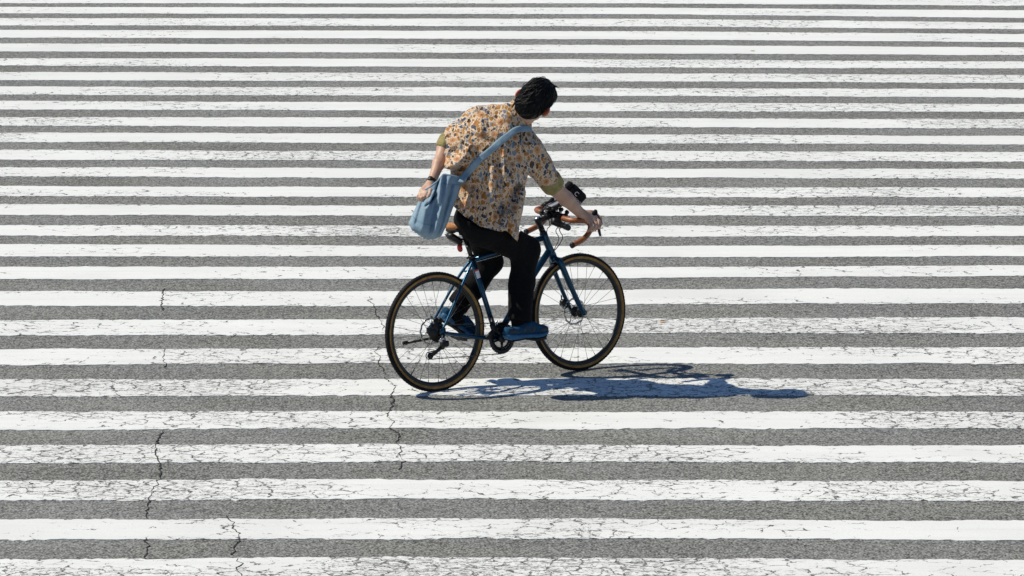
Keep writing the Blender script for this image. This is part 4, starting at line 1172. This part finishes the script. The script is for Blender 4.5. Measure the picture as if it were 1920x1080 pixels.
# collar standing round the neck
m = MB(); cu_ = nz(V3(.30, .02, .75)); ca, cb_ = frame_from(cu_); rings = []
for (h, r) in ((.045, .070), (.080, .066), (.108, .061), (.108, .057), (.08, .059), (.04, .060)):
    rings.append([NECK + cu_ * h + r * (1 + .03 * math.sin(2 * a + 1)) * (ca * math.cos(a) + cb_ * math.sin(a)) for a in np.linspace(0, 2 * math.pi, 41)[:-1]])
m.rings(rings, caps=False); m.build("collar", M_SHIRT, shirt, off=RO)

# trousers
tf = Field()
tf.cone(V3(*(0.243,0.150,0.939)), V3(*(0.242,0.300,0.913)), .105, .105, .05)
tf.cone(V3(*(0.172,0.140,0.978)), V3(*(0.171,0.290,0.953)), .078, .078, .06)
tf.cone(V3(*(0.227,0.200,1.005)), V3(*(0.227,0.260,0.995)), .105, .105, .05)
tf.cone(HIP_R, KN_R, .112, .080, .05).cone(KN_R, V3(*(0.482,0.325,0.577)), .080, .073, .04).cone(V3(*(0.482,0.325,0.577)), AN_R + V3(.004, 0, .010), .073, .071, .03)
tf.cone(HIP_L, KN_L, .105, .072, .05).cone(KN_L, KN_L * .5 + AN_L * .5, .072, .068, .04).cone(KN_L * .5 + AN_L * .5, AN_L + V3(.02, 0, .07), .068, .064, .03)
def tr_f(p):
    d_ = tf(p) - .006 * wob(p * [1, 1, .6], 22, 1) - .003 * wob(p, 50, 2)
    q = p - TA; x = q @ te1 / PX; t = q @ ta / PX
    hem = np.interp(x, HEM_X, HEM_T)
    d_ = np.where((t > hem - 3) & (np.abs(x) < 80), np.maximum(d_, torso_f(p) + .030 - .6 * np.clip((hem + 3 - t) / 6, 0, 1) * .03), d_)
    for an, kn, cut in ((AN_R, KN_R, .005), (AN_L, KN_L, .060)):
        n_ = nz(an - kn); side = np.linalg.norm(p - an, axis=1) < .24
        d_ = np.where(side, np.maximum(d_, (p - an) @ n_ + cut), d_)
    return d_
vs, fs = surface(tr_f, (.02, -.12, .25), (.86, .55, 1.20), .0065)
link_mesh("trousers", vs, fs, M_TROU, rider, off=RO)

# socks
for an, kn, dn in ((AN_R, KN_R, V3(.01, 0, -.05)), (AN_L, KN_L, V3(.02, .01, -.05))):
    a = an + (kn - an) * .30; m = MB(); m.tube([a, an * .5 + a * .5, an, an + dn], [.050, .049, .043, .044], 20); m.build("sock", M_TROU, rider, off=RO)
# shoes
def shoe(heel, fwd, up, out):
    """heel: where the sole's heel end sits; out: side that carries the letter"""
    f_ = nz(fwd); s_ = nz(np.cross(f_, up)); s_ = s_ if s_ @ out > 0 else -s_; u_ = nz(up - f_ * (up @ f_))
    def at(x, y, z): return heel + f_ * x + s_ * y + u_ * z
    X = [-.004, .010, .035, .075, .120, .165, .205, .240, .268, .288, .296]
    HW = [.016, .032, .039, .038, .036, .040, .047, .048, .042, .028, .012]
    Z0 = [.016, .006, .000, .000, .003, .003, .000, .003, .010, .020, .028]
    Z1 = [.040, .041, .040, .037, .033, .031, .030, .030, .033, .038, .042]
    TOP = [.068, .078, .076, .074, .090, .102, .090, .075, .068, .060, .050]
    def ring(x, hw, z0, z1, e, n=22):
        o_ = []
        for q in range(n):
            t = 2 * math.pi * q / n; c_, n2 = math.cos(t), math.sin(t)
            o_.append(at(x, hw * math.copysign(abs(c_) ** (2 / e), c_), (z0 + z1) / 2 + (z1 - z0) / 2 * math.copysign(abs(n2) ** (2 / e), n2)))
        return o_
    up_m = MB(); rr = []
    for x, hw, z1, tp in zip(X, HW, Z1, TOP): rr.append(ring(x, hw * .93, z1 - .014, tp, 2.3))
    up_m.rings(rr); so = up_m.build("shoe", M_SHOE, rider, off=RO)
    m = MB(); m.rings([ring(x, hw * 1.05, z0, z1, 3.2) for x, hw, z0, z1 in zip(X, HW, Z0, Z1)]); m.build("sole", M_SOLE, so, off=RO)
    m = MB(); m.rings([ring(x, hw * .98, z0 - .006, z0 + .004, 3.2) for x, hw, z0 in zip(X[2:9], HW[2:9], Z0[2:9])]); m.build("outsole", M_RUB, so, off=RO)
    def side(x, z, lift=.0022):
        hw = np.interp(x, X, HW) * .93; z1 = np.interp(x, X, Z1) - .014; tp = np.interp(x, X, TOP)
        k = min(.98, abs((z - (z1 + tp) / 2) / ((tp - z1) / 2))); return at(x, hw * (1 - k ** 2.3) ** (1 / 2.3) + lift, z)
    def patch(m, quad, n=8):
        a, b, c_, d2 = [np.array(q) for q in quad]; vs = []; fs = []
        for i in range(n + 1):
            for j in range(n + 1):
                s, t = i / n, j / n; q = (a * (1 - s) + b * s) * (1 - t) + (d2 * (1 - s) + c_ * s) * t; vs.append(side(q[0], q[1]))
        for i in range(n):
            for j in range(n): fs.append((i * (n + 1) + j, (i + 1) * (n + 1) + j, (i + 1) * (n + 1) + j + 1, i * (n + 1) + j + 1))
        m.add(vs, fs)
    m = MB()   # the letter N on the side, slanted
    patch(m, [(.098, .036), (.117, .036), (.140, .080), (.121, .080)])
    patch(m, [(.125, .080), (.143, .080), (.170, .036), (.152, .036)])
    patch(m, [(.158, .036), (.176, .036), (.196, .078), (.178, .078)])
    m.build("letter", M_NAVY, so, off=RO)
    m = MB()
    patch(m, [(.008, .044), (.078, .040), (.060, .066), (.012, .070)]); m.build("heel_panel", M_NAVY, so, off=RO); m = MB(); patch(m, [(.205, .034), (.278, .038), (.270, .056), (.225, .054)])
    m.build("toe_panel", M_NAVY, so, off=RO)
    m = MB()
    for k in range(5):
        x = .130 + k * .018; z = np.interp(x, X, TOP) + .002
        m.tube([at(x - .004, -.020, z - .008), at(x, 0, z), at(x + .004, .020, z - .008)], .0028, 6)
    m.tube(catmull([at(.128, .006, .108), at(.112, .022, .120), at(.128, .034, .108)], 4), .0022, 6); m.tube(catmull([at(.128, -.006, .108), at(.150, .004, .126), at(.158, .020, .112)], 4), .0022, 6)
    m.build("laces", M_NAVY, so, off=RO)
UPW = V3(0, 0, 1)
h_r = bl((0.382,-0.155,0.263)); t_r = bl((0.690,-0.165,0.258))
shoe(h_r, t_r - h_r, UPW, -V)
h_l = bl((0.142,0.150,0.397)); t_l = bl((0.362,0.150,0.250))
shoe(h_l, t_l - h_l, UPW + U * .3, V)

# wristwatch
m = MB(); d_ = nz(WR_L - EL_L); wc = WR_L - d_ * .008
m.lathe(wc, d_, [(.0265, -.011), (.0300, -.011), (.0300, .011), (.0265, .011)], 28, closed=True)
a, b = frame_from(d_); sd = nz(V3(-.3, -.7, .5) - d_ * (V3(-.3, -.7, .5) @ d_))
m.lathe(wc + sd * .029, sd, [(0, .007), (.014, .007), (.016, .003), (.016, -.003)], 20)
m.build("wristwatch", M_PLASTIC, rider, off=RO)

# ------------------------------------------------------------------ the denim bag
BO = V3(*(-0.061,-0.020,0.881))
bag = empty("shoulder_bag", O + BO, label="washed blue denim shoulder bag slung across the rider's back, hanging by the left hip", cat="bag")
def coons(s, t):
    def pl(pts, u):
        pts = np.array(pts, float); L = np.r_[0, np.cumsum(np.linalg.norm(np.diff(pts, axis=0), axis=1))]; L /= L[-1]
        return np.array([np.interp(u, L, pts[:, k]) for k in range(3)])
    top = [(-0.076,0.015,1.169), (-0.043,0.020,1.190), (0.000,0.030,1.222), (0.034,0.040,1.260), (0.076,0.040,1.254), (0.149,0.045,1.241)]
    bot = [(-0.164,-0.020,0.983), (-0.146,-0.030,0.948), (-0.103,-0.040,0.919), (-0.058,-0.040,0.894), (-0.015,-0.030,0.895), (0.021,-0.020,0.909)]
    lft = [(-0.076,0.015,1.169), (-0.103,0.000,1.116), (-0.134,-0.010,1.049), (-0.164,-0.020,0.983)]
    rgt = [(0.149,0.045,1.241), (0.122,0.030,1.151), (0.085,0.010,1.061), (0.055,-0.010,0.978), (0.021,-0.020,0.909)]
    T, B_, L_, R_ = pl(top, s), pl(bot, s), pl(lft, t), pl(rgt, t)
    c00, c10, c01, c11 = map(np.array, (top[0], top[-1], bot[0], bot[-1]))
    return (1 - t) * T + t * B_ + (1 - s) * L_ + s * R_ - ((1 - s) * (1 - t) * c00 + s * (1 - t) * c10 + (1 - s) * t * c01 + s * t * c11)
NS_, NT_ = 44, 56
BF = [(.52, .02, .62, .40, .05, .016), (.44, .05, .40, .36, .045, -.022), (.36, .18, .34, .45, .04, .014), (.70, .05, .74, .85, .05, .014), (.80, .15, .86, .9, .04, -.012), (.25, .35, .45, .95, .08, .008), (.58, .40, .66, .95, .05, -.010), (.12, .3, .2, .8, .06, -.006), (.50, .30, .30, .42, .04, -.016)]
def bag_pt(s, t, front):
    c = coons(s, t)
    th = .076 * (max(0, 1 - abs(2 * s - 1) ** 2.6)) ** .5 * (.35 + .65 * min(1, t * 1.6)) * (max(0, 1 - max(0, (t - .80) / .2) ** 2.2)) ** .5
    y = -th if front else th * .75
    if front:
        for s0, t0, s1, t1, wd, am in BF:
            ds, dt = s1 - s0, t1 - t0; u_ = min(1, max(0, ((s - s0) * ds + (t - t0) * dt) / (ds * ds + dt * dt)))
            dd = math.hypot(s - s0 - ds * u_, (t - t0 - dt * u_) * 1.3) / wd
            y -= 2.1 * am * math.exp(-dd * dd) * min(1, 6 * s * (1 - s) * 1.6) * min(1, (1 - t) * 6)
    return c + V3(0, y, 0)
vs = []; fs = []
for front in (True, False):
    base = len(vs)
    for j in range(NT_ + 1):
        for i in range(NS_ + 1): vs.append(bag_pt(i / NS_, j / NT_, front))
    for j in range(NT_):
        for i in range(NS_):
            q = [base + j * (NS_ + 1) + i, base + j * (NS_ + 1) + i + 1, base + (j + 1) * (NS_ + 1) + i + 1, base + (j + 1) * (NS_ + 1) + i]
            fs.append(tuple(q if not front else q[::-1]))
n1_ = (NT_ + 1) * (NS_ + 1)
for i in range(NS_): fs.append((NT_ * (NS_ + 1) + i, NT_ * (NS_ + 1) + i + 1, n1_ + NT_ * (NS_ + 1) + i + 1, n1_ + NT_ * (NS_ + 1) + i))
pouch = link_mesh("pouch", vs, fs, M_DENIM, bag, off=BO)
md = pouch.modifiers.new("cloth", 'SOLIDIFY'); md.thickness = .003; md.offset = 0
M_DEDGE = cloth("denim_edge", (0.13, 0.23, 0.33), 40, .2)
m = MB()
m.tube([bag_pt(s, 0, True) + V3(0, -.001, 0) for s in np.linspace(0, 1, 40)], .0042, 6); m.build("rim", M_DENIM, pouch, off=BO)
m = MB()
for t0 in (.12, .74):
    m = MB(); m.tube([bag_pt(s, t0 + (.03 * s if t0 > .5 else 0), True) + V3(0, -.0022, 0) for s in np.linspace(.02, .98 if t0 < .5 else .66, 36)], .0016, 5)
    m.build("seam", M_DEDGE, pouch, off=BO)
# strap laid over the shirt
def lay(p, off):
    p = np.array([p], float)
    for _ in range(14):
        f0 = sf(p, .12) - folds(p) * .4
        g = np.array([(sf(p + e, .12) - sf(p - e, .12))[0] for e in np.eye(3) * .004]) / .008
        g = g / (np.linalg.norm(g) + 1e-6)
        p = p - (f0 - off)[0] * .8 * g
    return p[0], g
path = catmull([(0.134,0.000,1.217), (0.159,0.030,1.256), (0.195,0.045,1.290), (0.244,0.060,1.337), (0.325,0.060,1.409), (0.402,0.100,1.467), (0.457,0.130,1.498), (0.485,0.220,1.499), (0.485,0.320,1.447), (0.451,0.360,1.338), (0.349,0.360,1.229), (0.226,0.340,1.176), (0.119,0.280,1.173)], 6)
ctr = []; nrm = []
for i, p in enumerate(path):
    q, g = lay(p, .006)
    if i < 16: k = max(0, i - 4) / 12; q = p * (1 - k) + q * k
    ctr.append(q); nrm.append(g)
ctr += [V3(*(0.053,0.140,1.195)), V3(*(0.006,0.060,1.217))]; nrm += [V3(-1, .3, 0), V3(-.8, -.5, .2)]
ctr = np.array(ctr)
for _ in range(3): ctr[1:-1] = ctr[1:-1] * .5 + (ctr[:-2] + ctr[2:]) * .25
m = MB(); rings = []
for i, c in enumerate(ctr):
    t = nz(ctr[min(i + 1, len(ctr) - 1)] - ctr[max(i - 1, 0)]); g = nz(nrm[i] - t * (nrm[i] @ t)); sd = np.cross(t, g); hw, ht = .0192, .0022
    rings.append([c + sd * hw + g * ht, c + sd * hw * .5 + g * (ht + .0012), c - sd * hw * .5 + g * (ht + .0012), c - sd * hw + g * ht, c - sd * hw - g * ht, c + sd * hw - g * ht])
m.rings(rings); strap = m.build("strap", M_DENIM, bag, off=BO)
